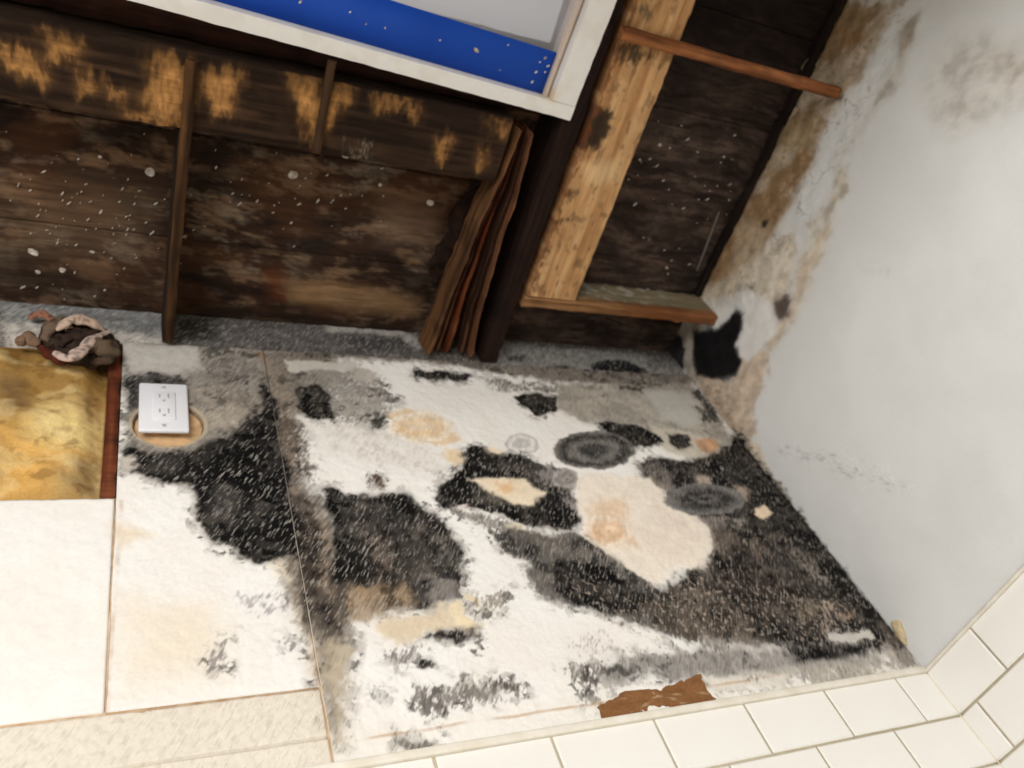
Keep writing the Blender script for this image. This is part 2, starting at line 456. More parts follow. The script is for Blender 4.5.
 # peach ring at upper left
 ([(388,414),(405,409),(435,413),(452,424),(460,440),(440,446),(412,441),(395,430)], lin(231,202,164), 5, .8),
 ([(403,417),(425,417),(438,426),(425,432),(408,428)], lin(242,234,222), 5, .85),
 ([(412,420),(430,420),(434,428),(416,428)], lin(232,210,182), 4, .6),
 ([(446,448),(460,450),(464,460),(456,466),(447,460)], lin(236,212,176), 4, .9),
 ([(486,446),(502,450),(500,456),(488,455)], lin(236,220,194), 4, .9),
 ([(755,508),(766,506),(772,513),(764,520),(755,516)], lin(226,204,176), 2, 1.0),
 ([(735,486),(750,490),(748,500),(738,496)], lin(176,158,142), 4, .8),
 ([(695,474),(708,476),(708,488),(698,486)], lin(188,170,156), 4, .8),
 # left panel around the outlet
 ([(114,328),(265,332),(268,400),(272,470),(285,560),(262,560),(235,552),(210,540),(196,515),(196,485),(150,480),(122,470),(126,430)], lin(150,142,132), 6, .93),
 ([(116,340),(200,346),(205,370),(150,378),(128,374)], lin(205,200,192), 7, .7),
 ([(200,355),(262,358),(262,380),(215,385)], lin(125,118,112), 8, .6),
 ([(190,388),(235,385),(255,400),(250,430),(205,430)], lin(176,165,150), 9, .75),
 ([(126,375),(150,372),(190,378),(190,386),(142,388),(140,410),(126,408)], lin(74,72,72), 5, .75),
 ([(124,446),(155,452),(205,446),(235,432),(258,408),(262,380),(276,400),(288,480),(304,558),(262,560),(232,550),(206,535),(194,508),(192,484),(150,478),(124,472)], lin(30,29,30), 5, .82),
 ([(205,445),(250,430),(268,440),(272,500),(250,500),(215,480)], lin(14,14,16), 8, .9),
 ([(215,480),(240,490),(235,520),(215,515)], lin(130,126,122), 9, .4),
 ([(122,458),(132,456),(134,470),(124,474)], lin(205,196,184), 3, .9),
 ([(212,640),(232,632),(228,668),(208,672)], lin(130,122,118), 4, .55),
 ([(238,588),(290,590),(300,612),(260,620),(242,612)], lin(176,170,170), 6, .42),
 ([(280,640),(304,636),(304,650),(284,652)], lin(150,144,144), 5, .5),
]
_FP = [(fw(p), np.asarray(c), s * 0.00125, d) for p, c, s, d in FRONT]

RINGS = [  # round colonies with rings: centre px, radii px, colours
 ((595,450), 40, 20, lin(42,40,39), lin(112,108,104), 4),
 ((706,499), 39, 16, lin(36,36,38), lin(120,118,116), 2),
 ((522,444), 17, 10, lin(176,172,168), lin(226,222,216), 3),
 ((565,478), 13, 10, lin(140,134,130), lin(186,180,174), 2),
 ((607,531), 23, 17, lin(224,186,150), lin(240,225,206), 2),
 ((421,427), 33, 15, lin(229,200,162), lin(243,234,219), 2),
]

def wall_front_color(u, v):
    w1 = 0.0085
    du = fbm(u * 22, v * 22, 4, 11) * w1 + fbm(u * 90, v * 90, 2, 14) * 0.0022
    dv = fbm(u * 22, v * 22, 4, 12) * w1 + fbm(u * 90, v * 90, 2, 15) * 0.0016
    uu, vv = u + du, v + dv
    n1 = streak(u, v, 31); n2 = streak(u, v, 57); n3 = streak(u, v, 83, 0.6)
    a4 = u * STR[0] + v * STR[1]; b4 = -u * STR[1] + v * STR[0]
    n4 = uni(.8 * fbm(a4 * 62, b4 * 190, 2, 113, .7) + .25 * fbm(u * 50, v * 50, 2, 117), 2.0)
    col = np.zeros(u.shape + (3,)) + WHITE
    big = uni(fbm(u * 17, v * 17, 3, 95)); big2 = uni(fbm(u * 13, v * 13, 3, 97)); fib = np.zeros(u.shape); halo = np.zeros(u.shape); pale = np.zeros(u.shape)
    col = over(col, lin(232, 224, 212), 0.35 * uni(fbm(u * 9, v * 9, 3, 5)))
    # beige damp stain on the lower left sheet
    col = over(col, lin(232, 218, 196), 0.75 * pmask(uu, vv, fw([(120,598),(215,600),(225,640),(215,675),(125,690)]), 0.035))
    col = over(col, lin(226, 200, 160), 0.6 * pmask(uu, vv, fw([(116,520),(128,525),(150,535),(116,548)]), 0.012))
    col = over(col, lin(226, 205, 172), 0.6 * pmask(uu, vv, fw([(270,560),(290,555),(312,640),(318,688),(306,660),(296,600)]), 0.012))
    for i, (p, c, s, d) in enumerate(_FP):
        m = pmask(uu, vv, p, max(s, 0.002) * 2.0, .08)
        if not m.any():
            continue
        n = (n1, n2, n3)[i % 3]
        cc = np.zeros(u.shape + (3,)) + c
        lum = float(np.mean(c))
        if lum < .07: cc = cc * .7
        cc = cc * (0.55 + 0.5 * (n2 if i % 3 == 0 else n1) + 0.35 * big)[..., None]
        if lum > .45:
            cc = np.zeros(u.shape + (3,)) + c
            cc = cc * (0.9 + 0.12 * n1 + .06 * big)[..., None]
        if d < .72 and lum < .45:
            al = .12 * m * d + .8 * cover(m * d * 1.05, n4, .3)
        else:
            al = 0.42 * m * d + 0.58 * cover(m * d, n, 0.5)
            if lum < .07: al = 1 - (1 - al) ** 2.2
        col = over(col, cc, al)
        wt = sst(0.62, 0.12, lum) * d * (.6 if (lum < .013 and d > .95) else 1) * (.35 + .85 * big2)
        if lum < 0.3: halo = np.maximum(halo, d * pmask(uu, vv, p, 0.035, .06))
        fib = fib * (1 - al) + al * wt
        pale = pale * (1 - al) + (al if lum > .45 else 0)
    for (cx, cy), rx, ry, c1, c2, k in RINGS:
        c0 = fw([(cx, cy)])[0]; ex = fw([(cx + rx, cy)])[0] - c0; ey = fw([(cx, cy + ry)])[0] - c0
        Mi = np.linalg.inv(np.stack([ex, ey], 1))
        a = Mi[0, 0] * (u + du * .7 - c0[0]) + Mi[0, 1] * (v + dv * .7 - c0[1])
        b = Mi[1, 0] * (u + du * .7 - c0[0]) + Mi[1, 1] * (v + dv * .7 - c0[1])
        r = np.sqrt(a * a + b * b)
        m = sst(1.08, 0.92, r)
        wv = 0.5 + 0.5 * np.cos(r * math.pi * k + 0.6 * fbm(u * 60, v * 60, 2, 91))
        cc = c1 * (1 - wv[..., None]) + c2 * wv[..., None]
        cc = over(cc, c1, sst(0.35, 0.05, r))
        cc *= (0.75 + 0.5 * n1)[..., None]
        al = (.4 * m * .93 + .6 * cover(m * 0.93, n2, 0.5)) * (1 if c1.mean() < .3 else .75)
        col = over(col, cc, al); fib = fib * (1 - al) + al * (.45 if c1.mean() < .3 else 0)
    # satellite spots around the colonies, worn paler places inside them
    sp = uni(0.8 * fbm(u * 62 + v * 14, v * 58, 3, 221) + .4 * fbm(u * 18, v * 18, 2, 222), 2.2)
    a_ = sst(.98, .72, 1.02 * (1 - sp) + .55 * (1 - halo)) * (1 - fib) * (1 - pale)
    col = over(col, lin(120, 112, 104), .34 * a_ * sst(0.05, .3, halo)); fib = np.maximum(fib, .75 * a_ * sst(0.05, .3, halo))
    sp2 = uni(0.7 * fbm(u * 48 - v * 20, v * 44, 4, 231) + .5 * fbm(u * 15, v * 15, 2, 232), 2.2)
    lum_ = col.mean(-1)
    col = over(col, lin(150, 139, 126), .34 * sst(.66, .93, sp2) * fib * sst(.012, .045, lum_))
    col = over(col, lin(20, 19, 19), .7 * sst(.45, .15, sp2) * sst(.3, .7, fib))
    dk = sst(.06, .012, lum_)[..., None]
    col = col * (1 - .6 * dk)
    # pale crumbs in the dark zones
    crumb = sst(0.86, 0.97, uni(fbm(u * 120 + v * 20, v * 105, 2, 201), 2.6))
    zone = pmask(uu, vv, fw([(560,570),(640,600),(690,575),(740,580),(850,600),(880,640),(700,645),(600,625)]), 0.02)
    col = over(col, lin(190, 172, 156), crumb * zone * 0.55)
    # rust at joints
    for p, s in (([(104,712),(120,500),(124,500),(109,712)], .002), ([(30,722),(318,688),(320,694),(30,727)], .0015),
                 ([(312,640),(322,690),(332,742),(326,742),(316,690)], .003), ([(255,352),(266,354),(267,362),(258,360)], .003)):
        col = over(col, lin(178, 118, 62), 0.45 * uni(fbm(u * 30, v * 30, 3, 88)) * pmask(u + du * .15, v + dv * .15, fw(p), s))
    # foot of the sheets: speckled cream
    foot = sst(0.108 + T, 0.100 + T, v) * sst(-0.965, -0.972, u)
    col = over(col, lin(226, 216, 198), 0.8 * foot)
    col = over(col, lin(150, 132, 110), foot * 0.14 * sst(.55, .95, uni(fbm(u * 110, v * 110, 3, 99))))
    fib = np.maximum(fib, foot * .22)
    low = sst(0.052 + T, 0.040 + T, v)
    col = over(col, lin(234, 226, 212), low * 0.25)
    # thin rusty line just above the tiles
    ln = np.abs(v - (T + 0.033 + 0.002 * fbm(u * 12, v * 0, 2, 77)))
    col = over(col, lin(190, 150, 105), 0.7 * sst(.003, .0008, ln) * sst(-0.95, -0.9, u) * sst(-.2, -.45, u) * uni(fbm(u * 20, v * 5, 2, 78)))
    return np.concatenate([col, fib[..., None]], -1)

HOLE = fw([(169, 424)])[0]
def wall_front_disp(u, v):
    d = 0.0007 * fbm(u * 60, v * 60, 4, 301) + 0.0012 * fbm(u * 11, v * 11, 2, 302)
    r = np.sqrt((u - HOLE[0]) ** 2 + (v - HOLE[1]) ** 2)
    d = d + 0.009 * sst(0.0515, 0.049, r)
    return d
def outlet_panel_color(u, v):
    c = wall_front_color(u, v)
    fib = c[..., 3]; c = c[..., :3]
    r = np.sqrt((u - HOLE[0]) ** 2 + (v - HOLE[1]) ** 2)
    n = uni(fbm(u * 60, v * 60, 3, 41))
    ring = sst(0.0495, 0.0475, r)
    c = over(c, lin(206, 170, 128) * (0.85 + 0.3 * n[..., None]), ring)
    c = over(c, lin(96, 76, 58), sst(.0016, .0006, np.abs(r - 0.0493)) * 0.9)
    c = over(c, lin(196, 178, 150), sst(.058, .054, r) * sst(.0495, .052, r) * .7)
    return np.concatenate([c, (fib * sst(.05, .056, r))[..., None]], -1)

# ------------------------------------------------------------------ FRONT WALL
wall = empty('wall_front', (0, 0, 0)); tag(wall, 'mouldy drywall end wall with tiles below, opened at the left', kind='structure')
PX = -0.967; LX = -1.198; XL = -1.75
def flatcol(c):
    return lambda *a: np.zeros(a[0].shape + (3,)) + c
slab('drywall_sheet', 'front', PX + 0.0006, 0.0, T + 0.004, ZC - 0.001, 0, 0.02, 0.0015, wall_front_color, M_MOULD, wall, wall_front_disp)
slab('drywall_sheet', 'front', LX + 0.0012, PX - 0.0006, T + 0.107, ZC - 0.001, 0, 0.02, 0.0017, outlet_panel_color, M_MOULD, wall, wall_front_disp)
slab('drywall_sheet', 'front', XL, LX - 0.0012, T + 0.107, T + 0.428, 0, 0.02, 0.003, wall_front_color, M_MOULD, wall, wall_front_disp)
slab('filler_board', 'front', XL, PX - 0.002, T + 0.044, T + 0.1035, 0.001, 0.02, 0.002, wall_front_color, M_MOULD, wall, wall_front_disp)
slab('filler_board', 'front', XL, PX - 0.002, T + 0.004, T + 0.041, 0.002, 0.02, 0.002, wall_front_color, M_MOULD, wall, wall_front_disp)

quadbox('joint_filler', (LX - 0.002, 0.0012, T + 0.1), (LX + 0.002, 0.012, T + 0.43), M_RUST, wall)
quadbox('joint_filler', (XL, 0.0015, T + 0.102), (PX - 0.002, 0.012, T + 0.1085), M_RUST, wall)
quadbox('joint_filler', (PX - 0.002, 0.0016, T + 0.004), (PX + 0.002, 0.012, T + .34), M_RUST, wall)
quadbox('joint_filler', (PX - 0.002, 0.0016, T + 0.34), (PX + 0.002, 0.012, ZC - 0.002), M_RUST2, wall)
PLATE = [
 ([(0,292),(170,312),(170,342),(120,345),(0,338)], lin(140,140,138), 8, .9),
 ([(0,320),(60,322),(160,336),(165,345),(0,345)], lin(196,188,178), 8, .75),
 ([(20,298),(110,310),(160,322),(155,332),(60,320)], lin(112,112,112), 8, .6),
 ([(178,312),(320,320),(425,335),(430,360),(265,355),(178,342)], lin(98,94,92), 8, .93),
 ([(322,322),(400,326),(424,342),(418,352),(400,336),(330,332)], lin(176,172,166), 5, .85),
 ([(335,335),(400,336),(415,350),(360,352)], lin(70,68,68), 7, .75),
 ([(178,318),(215,318),(215,340),(180,340)], lin(58,55,50), 7, .8),
 ([(490,340),(560,348),(640,352),(690,362),(690,376),(500,366)], lin(140,138,134), 7, .92),
 ([(590,366),(600,360),(625,360),(645,368),(650,377),(620,379),(595,376)], lin(20,22,26), 4, 1.0),
 ([(545,366),(565,364),(572,372),(550,374)], lin(34,34,36), 5, .85),
 ([(505,356),(525,354),(528,360),(508,362)], lin(48,48,50), 5, .8),
 ([(640,350),(690,355),(690,368),(650,368)], lin(84,82,80), 8, .6),
 ([(500,366),(690,376),(690,384),(500,374)], lin(138,118,100), 3, .8),
]
_PL = [(fw(p), np.asarray(c), s * 0.00125, d) for p, c, s, d in PLATE]
def plate_color(u, v):
    col = np.zeros(u.shape + (3,)) + lin(92, 86, 82)
    n1 = streak(u, v, 131); n2 = streak(u, v, 157)
    du = fbm(u * 25, v * 25, 3, 21) * .006; dv = fbm(u * 25, v * 25, 3, 22) * .006
    for i, (p, c, s, d) in enumerate(_PL):
        m = pmask(u + du, v + dv, p, s * 2.0)
        al = .42 * m * d + .58 * cover(m * d, n1, .5)
        col = over(col, c * (0.65 + 0.7 * n2[..., None]), al)
    return np.concatenate([col, .75 + 0 * u[..., None]], -1)
slab('top_plate', 'front', XL, 0.0, ZC + 0.001, ZS, 0.004, 0.09, 0.0022, plate_color, M_MOULD, wall,
     lambda u, v: 0.0016 * fbm(u * 40, v * 40, 4, 71) - 0.003)

# backing of the wall cavity and the solid wall below the tiles
quadbox('outer_backing', (XL, 0.1, 0), (0.0, 0.13, ZS), M_BACK, wall)
quadbox('tile_backer', (XL, -0.0005, 0), (0.0, 0.1, T - 0.002), M_GROUT, wall)

# brown torn patch of bare paper by the tiles
def sheet(name, pts, base_fn, thick, mat, colfn, parent=None, rings=10, per=5, bulge=0.0, amp=0.0, seed=3, jag=0.0):
    """closed outline (2d) -> irregular sheet with thickness; base_fn(u,v,h) -> 3d, h out towards the room"""
    p = np.asarray(pts, float); n = len(p)
    out = np.concatenate([p[i] + (p[(i + 1) % n] - p[i]) * np.linspace(0, 1, per, endpoint=False)[:, None] for i in range(n)])
    if jag:
        out = out + np.stack([fbm(out[:, 0] * 120, out[:, 1] * 120, 3, seed), fbm(out[:, 0] * 120, out[:, 1] * 120, 3, seed + 9)], 1) * jag
    c = out.mean(0); m = len(out)
    V, H = [c[None]], [np.array([bulge])]
    for k in range(1, rings + 1):
        t = k / rings
        V.append(c + (out - c) * t); H.append(np.full(m, bulge * (1 - t * t)))
    V = np.concatenate(V); H = np.concatenate(H)
    H = H + amp * fbm(V[:, 0] * 40, V[:, 1] * 40, 3, seed)
    F = []
    for j in range(m):
        F.append((0, 1 + j, 1 + (j + 1) % m, 1 + (j + 1) % m))
    for k in range(rings - 1):
        for j in range(m):
            a = 1 + k * m + j; b = 1 + k * m + (j + 1) % m
            F.append((a, a + m, b + m, b))
    N = len(V)
    F2 = [tuple(N + i for i in f[::-1]) for f in F]
    last = 1 + (rings - 1) * m
    F3 = [(last + j, N + last + j, N + last + (j + 1) % m, last + (j + 1) % m) for j in range(m)]
    P = np.concatenate([base_fn(V[:, 0], V[:, 1], H), base_fn(V[:, 0], V[:, 1], H - thick)])
    col = colfn(V[:, 0], V[:, 1]); col = np.concatenate([col, col * .8])
    me = bpy.data.meshes.new(name)
    FF = [tuple(dict.fromkeys(f)) for f in F + F2 + F3]
    me.from_pydata([tuple(q) for q in P], [], FF); me.validate(); me.update()
    a = me.color_attributes.new('Col', 'FLOAT_COLOR', 'POINT')
    cc = np.ones((len(P), 4), np.float32); cc[:, :3] = np.clip(col, 0, 1)
    a.data.foreach_set('color', cc.ravel())
    me.materials.append(mat)
    o = bpy.data.objects.new(name, me); COL.objects.link(o)
    if parent is not None: o.parent = parent
    return o
def brown_patch_col(u, v):
    n = uni(fbm(u * 50, v * 50, 4, 61)); n2 = uni(fbm(u * 120, v * 120, 2, 62))
    c = np.zeros(u.shape + (3,)) + lin(142, 100, 64)
    c = over(c, lin(112, 76, 46), n * .6)
    return over(c, lin(200, 180, 150), sst(.9, .97, n2) * .7)
sheet('bare_paper_patch', fw([(597,706),(612,700),(622,692),(640,690),(660,688),(685,680),(700,674),(708,690),(716,700),(700,704),(660,709),(625,716),(602,720)]),
      lambda u, v, h: np.stack([u, -0.0005 - h, v], -1), 0.004, M_PAPER, brown_patch_col, wall, 8, 5, 0.001, 0.0008, 5, 0.004)['label'] = 'torn patch of bare brown backing paper'

# caulk bead on top of the tiles
def bead(name, lo, hi, parent, mat=M_CAULK):
    o = quadbox(name, lo, hi, mat, parent)
    b = o.modifiers.new('soft', 'BEVEL'); b.width = 0.002; b.segments = 2
    return o
bead('caulk_bead', (XL, -0.008, T - 0.003), (-0.004, 0.003, T + 0.008), wall)

# ------------------------------------------------------------------ tiles
tile_meshes = {}
def tile_mesh(w, h, d=0.0085):
    key = (round(w, 4), round(h, 4))
    if key in tile_meshes: return tile_meshes[key]
    w2, h2 = w / 2, h / 2; e = 0.0022
    V = [(-w2, 0, -h2), (w2, 0, -h2), (w2, 0, h2), (-w2, 0, h2),
         (-w2, -d + e, -h2), (w2, -d + e, -h2), (w2, -d + e, h2), (-w2, -d + e, h2),
         (-w2 + e, -d, -h2 + e), (w2 - e, -d, -h2 + e), (w2 - e, -d, h2 - e), (-w2 + e, -d, h2 - e)]
    F = []
    for a in (0, 4):
        for i in range(4):
            j = (i + 1) % 4
            F.append((a + i, a + j, a + 4 + j, a + 4 + i))
    F.append((8, 9, 10, 11))
    me = bpy.data.meshes.new('tile'); me.from_pydata(V, [], F); me.update(); me.materials.append(M_TILE)
    tile_meshes[key] = me
    return me
def lay_tiles(parent, side, lim, off):
    g = 0.0032
    for row in range(7):
        z = T - TH * (row + 0.5)
        o = off if row % 2 == 0 else off + TW / 2
        e = [0.0]
        x = o - TW
        while x < lim:
            if x > 0.01: e.append(x)
            x += TW
        if e[1] < 0.02: e.pop(1)
        e.append(lim)
        for a, b in zip(e[:-1], e[1:]):
            w = b - a - g
            if w < 0.012: continue
            t = bpy.data.objects.new('tile', tile_mesh(w, TH - g)); COL.objects.link(t); t.parent = parent
            c = (a + b) / 2
            if side == 'front':
                t.location = (-c, 0.006, z)
            else:
                t.location = (0.006, -c, z); t.rotation_euler = (0, 0, -math.pi / 2)
            t.rotation_euler.x += random.uniform(-.004, .004); t.rotation_euler.z += random.uniform(-.004, .004)
lay_tiles(wall, 'front', -XL, 0.0757)

# ------------------------------------------------------------------ RIGHT WALL
RIGHT = [
 # brown water-stained edge along the ceiling
 ([(845,0),(905,0),(880,40),(862,80),(838,105),(815,160),(790,210),(765,250),(735,300),(700,300),(665,286),(760,97),(810,0)], lin(176,152,122), 8, .75, .5),
 ([(820,0),(880,0),(868,30),(858,48),(838,60),(800,72),(785,60)], lin(150,122,88), 8, .8, .6),
 ([(838,28),(862,30),(862,40),(842,52)], lin(140,104,66), 5, .7, .5),
 ([(790,108),(815,102),(822,130),(800,160),(775,178),(760,190),(770,150)], lin(168,142,106), 7, .75, .6),
 ([(760,190),(800,150),(815,150),(790,200),(765,240),(735,275),(700,290),(700,265),(735,205)], lin(152,120,84), 7, .8, .6),
 ([(770,150),(800,145),(790,165),(770,172)], lin(196,180,156), 6, .7, .5),
 ([(740,215),(770,225),(760,260),(730,270)], lin(196,178,152), 8, .6, .5),
 # second stain line
 ([(900,20),(918,10),(915,40),(900,70),(895,50)], lin(162,146,122), 6, .7, .4),
 ([(888,70),(905,50),(900,85),(880,105),(862,130),(845,155),(842,170),(836,170),(840,150),(870,110)], lin(178,166,148), 7, .6, .4),
 ([(836,170),(848,165),(848,190),(830,215),(815,230),(805,225),(825,205)], lin(190,174,152), 7, .7, .5),
 ([(815,230),(832,215),(826,250),(812,285),(795,320),(772,350),(760,345),(790,300),(800,260)], lin(206,188,162), 8, .75, .4),
 ([(700,295),(735,270),(790,230),(800,250),(790,290),(770,320),(742,285),(715,315)], lin(214,200,178), 9, .75, .5),
 ([(742,345),(770,350),(765,385),(752,410),(758,435),(738,445),(715,415),(690,385),(700,365),(730,380)], lin(200,180,158), 8, .85, .6),
 ([(690,372),(715,375),(735,400),(742,430),(730,440),(708,405)], lin(170,148,128), 8, .5, .8),
 # mottled black and grey right in the corner
 ([(650,340),(700,318),(700,385),(690,396),(670,376)], lin(168,158,144), 6, .95, .4),
 ([(660,345),(680,332),(686,350),(682,372),(672,370)], lin(30,29,29), 4, .85, .8),
 ([(685,348),(691,345),(690,366),(685,368)], lin(160,154,147), 3, .7, .6),
 # bare plaster and black patches at the corner
 ([(700,300),(728,298),(730,312),(715,322),(705,318)], lin(226,220,212), 6, .7, .5),
 ([(742,296),(752,290),(772,300),(779,318),(772,335),(758,352),(748,362),(738,352),(736,335),(745,318)], lin(236,233,228), 3, 1.0, .1),
 ([(694,330),(716,328),(726,322),(735,310),(743,312),(742,330),(736,345),(742,362),(735,375),(715,380),(695,378),(693,352)], lin(22,21,22), 4, 1.0, .6),
 ([(774,298),(786,294),(793,300),(788,316),(778,322),(774,308)], lin(78,62,54), 5, .9, .4),
 ([(748,286),(756,282),(754,290)], lin(90,80,74), 3, .8, .3),
 ([(761,222),(768,219),(766,229),(761,229)], lin(52,44,42), 2, 1.0, .1),
 ([(836,100),(842,92),(842,98),(838,106)], lin(60,50,42), 3, .9, .2),
 # beige edge beside the black corner
 ([(738,440),(756,440),(775,480),(800,515),(830,555),(822,556),(790,516),(765,480)], lin(222,202,176), 4, .75, .5),
 ([(730,425),(742,428),(760,455),(775,476),(800,508),(815,530),(900,640),(890,640),(780,510),(735,450)], lin(30,28,27), 6, .62, 1.0),
 # grey ring stain
 ([(935,60),(945,45),(975,35),(1010,42),(1030,60),(1030,100),(990,118),(955,134),(938,125),(928,100),(928,75)], lin(196,188,175), 12, .55, .2),
 ([(1000,50),(1030,45),(1030,85),(1010,80)], lin(186,174,158), 12, .5, .3),
 # rough plaster marks
 ([(775,440),(830,448),(880,465),(920,488),(918,500),(870,488),(820,470),(775,455)], lin(150,148,145), 8, .30, 1.0),
 ([(850,255),(885,262),(888,275),(860,268)], lin(206,203,197), 6, .5, .5),
]
_RP = [(rw(p), np.asarray(c), s * 0.0014, d, k) for p, c, s, d, k in RIGHT]
def wall_right_color(u, v):
    col = np.zeros(u.shape + (3,)) + lin(226, 226, 224)
    col = over(col, lin(216, 215, 211), .5 * uni(fbm(u * 6, v * 6, 4, 401)))
    du = fbm(u * 20, v * 20, 4, 411) * .007; dv = fbm(u * 20, v * 20, 4, 412) * .007
    n1 = uni(fbm(u * 26 - v * 10, v * 34 + u * 8, 5, 421), 1.9); n2 = streak(u, v, 431); n3 = streak(u * .9, v, 433, .8)
    for i, (p, c, s, d, k) in enumerate(_RP):
        m = pmask(u + du, v + dv, p, s * 1.9, .08)
        if not m.any(): continue
        n = n2 if k >= .8 else n1
        speck = cover(m * d, n, .45)
        a = k * speck + (1 - k) * m * d
        cc = c * ((0.62 + 0.5 * n + .28 * n3) if c.mean() < .62 else (.9 + .14 * n))[..., None]
        col = over(col, cc, a)
    # crease lines in the stained edge
    e = np.abs(fbm(u * 13, v * 13, 4, 441))
    z = pmask(u, v, rw([(845,0),(910,0),(860,110),(800,240),(740,300),(700,300),(795,97)]), .03, .06)
    col = over(col, lin(120, 92, 66), z * .55 * sst(.05, .0, e))
    return col
def wall_right_disp(u, v):
    z = sst(T + 0.62, T + 0.8, v)
    d = 0.001 * fbm(u * 8, v * 8, 3, 451) + z * 0.0022 * fbm(u * 28, v * 28, 4, 452)
    m = pmask(u, v, rw([(775,440),(830,448),(880,465),(920,488),(918,500),(870,488),(820,470),(775,455)]), .02)
    return d - m * 0.0016 * np.abs(fbm(u * 120, v * 120, 2, 453))
rwall = empty('wall_right', (0, 0, 0)); tag(rwall, 'white plastered side wall with brown water stains', kind='structure')
slab('plaster_face', 'right', -1.6, 0.0, T + 0.004, ZS, 0.0, 0.02, 0.0024, wall_right_color, M_PLASTER, rwall, wall_right_disp)
quadbox('outer_backing', (0.02, -1.6, 0), (0.1, 0.0, ZS), M_GROUT, rwall)
quadbox('tile_backer', (-0.0005, -1.6, 0), (0.02, -0.0006, T - 0.002), M_GROUT, rwall)
bead('caulk_bead', (-0.0075, -1.6, T - 0.003), (0.003, -0.004, T + 0.003), rwall)
bead('corner_grout', (-0.0035, -0.0035, 0.6), (-0.0008, -0.0008, T - 0.004), rwall, M_GROUT)
lay_tiles(rwall, 'right', 1.6, 0.118)
# chip of loose skim coat in the corner
sheet('loose_skim_chip', rw([(893,622),(901,620),(906,632),(908,645),(900,640),(896,634)]),
      lambda u, v, h: np.stack([-0.004 - h, u, v], -1), 0.004, M_PAPER, lambda u, v: np.zeros(u.shape + (3,)) + lin(206, 186, 150),
      rwall, 5, 4, 0.004, 0.002, 8, 0.003)

for _i, _q in enumerate(([(796,74),(802,60),(812,54),(819,60),(815,70),(806,80)], [(780,120),(785,106),(793,100),(797,108),(790,120)])):
    sheet('plaster_lump', rw(_q, -.004), lambda u, v, h: np.stack([-0.003 - h, u, v], -1), .006, M_PAPER,
          lambda u, v: over(np.zeros(u.shape + (3,)) + lin(170, 154, 130), lin(96, 80, 62), .7 * uni(fbm(u * 70, v * 70, 3, 461))), rwall, 6, 4, .012, .005, 61 + _i, .004)

# ------------------------------------------------------------------ CEILING: sheathing boards
def sheathing_color(P):
    x, y = P[:, 0], P[:, 1]
    w = 0.03 * fbm(x * 3, y * 6, 3, 501)
    g = uni(fbm(x * 6, (y + w) * 46, 5, 503, .7), 2.0)
    g2 = uni(fbm(x * 10, (y + w) * 26, 5, 505, .68), 1.9)
    b = uni(fbm(x * 9, y * 11, 5, 507, .65), 1.8)
    c = np.zeros((len(P), 3)) + lin(56, 40, 31)
    c = over(c, lin(124, 98, 76), .8 * sst(.5, .9, g2))
    c = over(c, lin(142, 126, 108), .65 * sst(.5, .95, b) * sst(.2, .7, g))
    c = over(c, lin(34, 24, 18), .6 * sst(.62, .92, g))
    c = over(c, lin(30, 22, 17), .6 * sst(.5, .85, uni(fbm(x * 6, y * 14, 4, 511))))
    c = over(c, lin(90, 58, 36), .4 * sst(.6, .9, uni(fbm(x * 5, y * 9, 2, 509))))
    # cooler, greyer boards in the bay by the right wall
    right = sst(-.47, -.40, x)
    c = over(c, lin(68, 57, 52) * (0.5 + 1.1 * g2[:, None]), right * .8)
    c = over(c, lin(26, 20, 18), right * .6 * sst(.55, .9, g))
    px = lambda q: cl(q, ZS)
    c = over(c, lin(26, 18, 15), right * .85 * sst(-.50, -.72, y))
    for q, cc, s, a in (([(380,200),(440,215),(440,250),(380,245)], lin(120,98,80), .03, .5), ([(0,190),(90,180),(160,200),(150,260),(20,260)], lin(120,98,78), .05, .45),
                        ([(270,275),(330,280),(420,300),(420,318),(290,300)], lin(150,118,84), .02, .6), ([(262,270),(280,268),(282,300),(268,296)], lin(92,48,24), .015, .7),
                        ([(300,240),(330,238),(330,255),(305,255)], lin(36,30,28), .015, .7), ([(190,300),(430,328),(430,345),(190,322)], lin(34,25,20), .02, .7),
                        ([(0,250),(40,255),(150,300),(0,292)], lin(50,38,30), .03, .6)):
        c = over(c, cc, a * pmask(x + w * .4, y + w * .3, px(q), s))
    return c
ceil = empty('ceiling', (0, 0, ZS)); tag(ceil, 'stripped ceiling showing dark damp roof boards', kind='structure')
ye = [0.03, -0.155, -0.345, -0.555, -0.74, -0.92, -1.10, -1.28, -1.46, -1.6]
for i in range(len(ye) - 1):
    y1, y0 = ye[i], ye[i + 1] + 0.0012
    x0 = XL if i < 2 else (-1.75 if i == 2 else -0.533)
    dz = random.uniform(0, 0.003)
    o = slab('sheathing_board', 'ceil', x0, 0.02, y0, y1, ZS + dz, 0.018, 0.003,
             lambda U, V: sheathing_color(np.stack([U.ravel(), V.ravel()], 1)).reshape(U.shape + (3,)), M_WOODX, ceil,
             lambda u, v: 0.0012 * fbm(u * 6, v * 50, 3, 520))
    o.matrix_parent_inverse = Matrix.Translation((0, 0, -ZS))
for o in (quadbox('roof_deck', (XL, -0.55, ZS + 0.03), (0.1, 0.13, ZS + 0.05), M_BACK, ceil),
          quadbox('roof_deck', (-0.533, -1.6, ZS + 0.03), (0.1, -0.55, ZS + 0.05), M_BACK, ceil)):
    o.matrix_parent_inverse = Matrix.Translation((0, 0, -ZS))

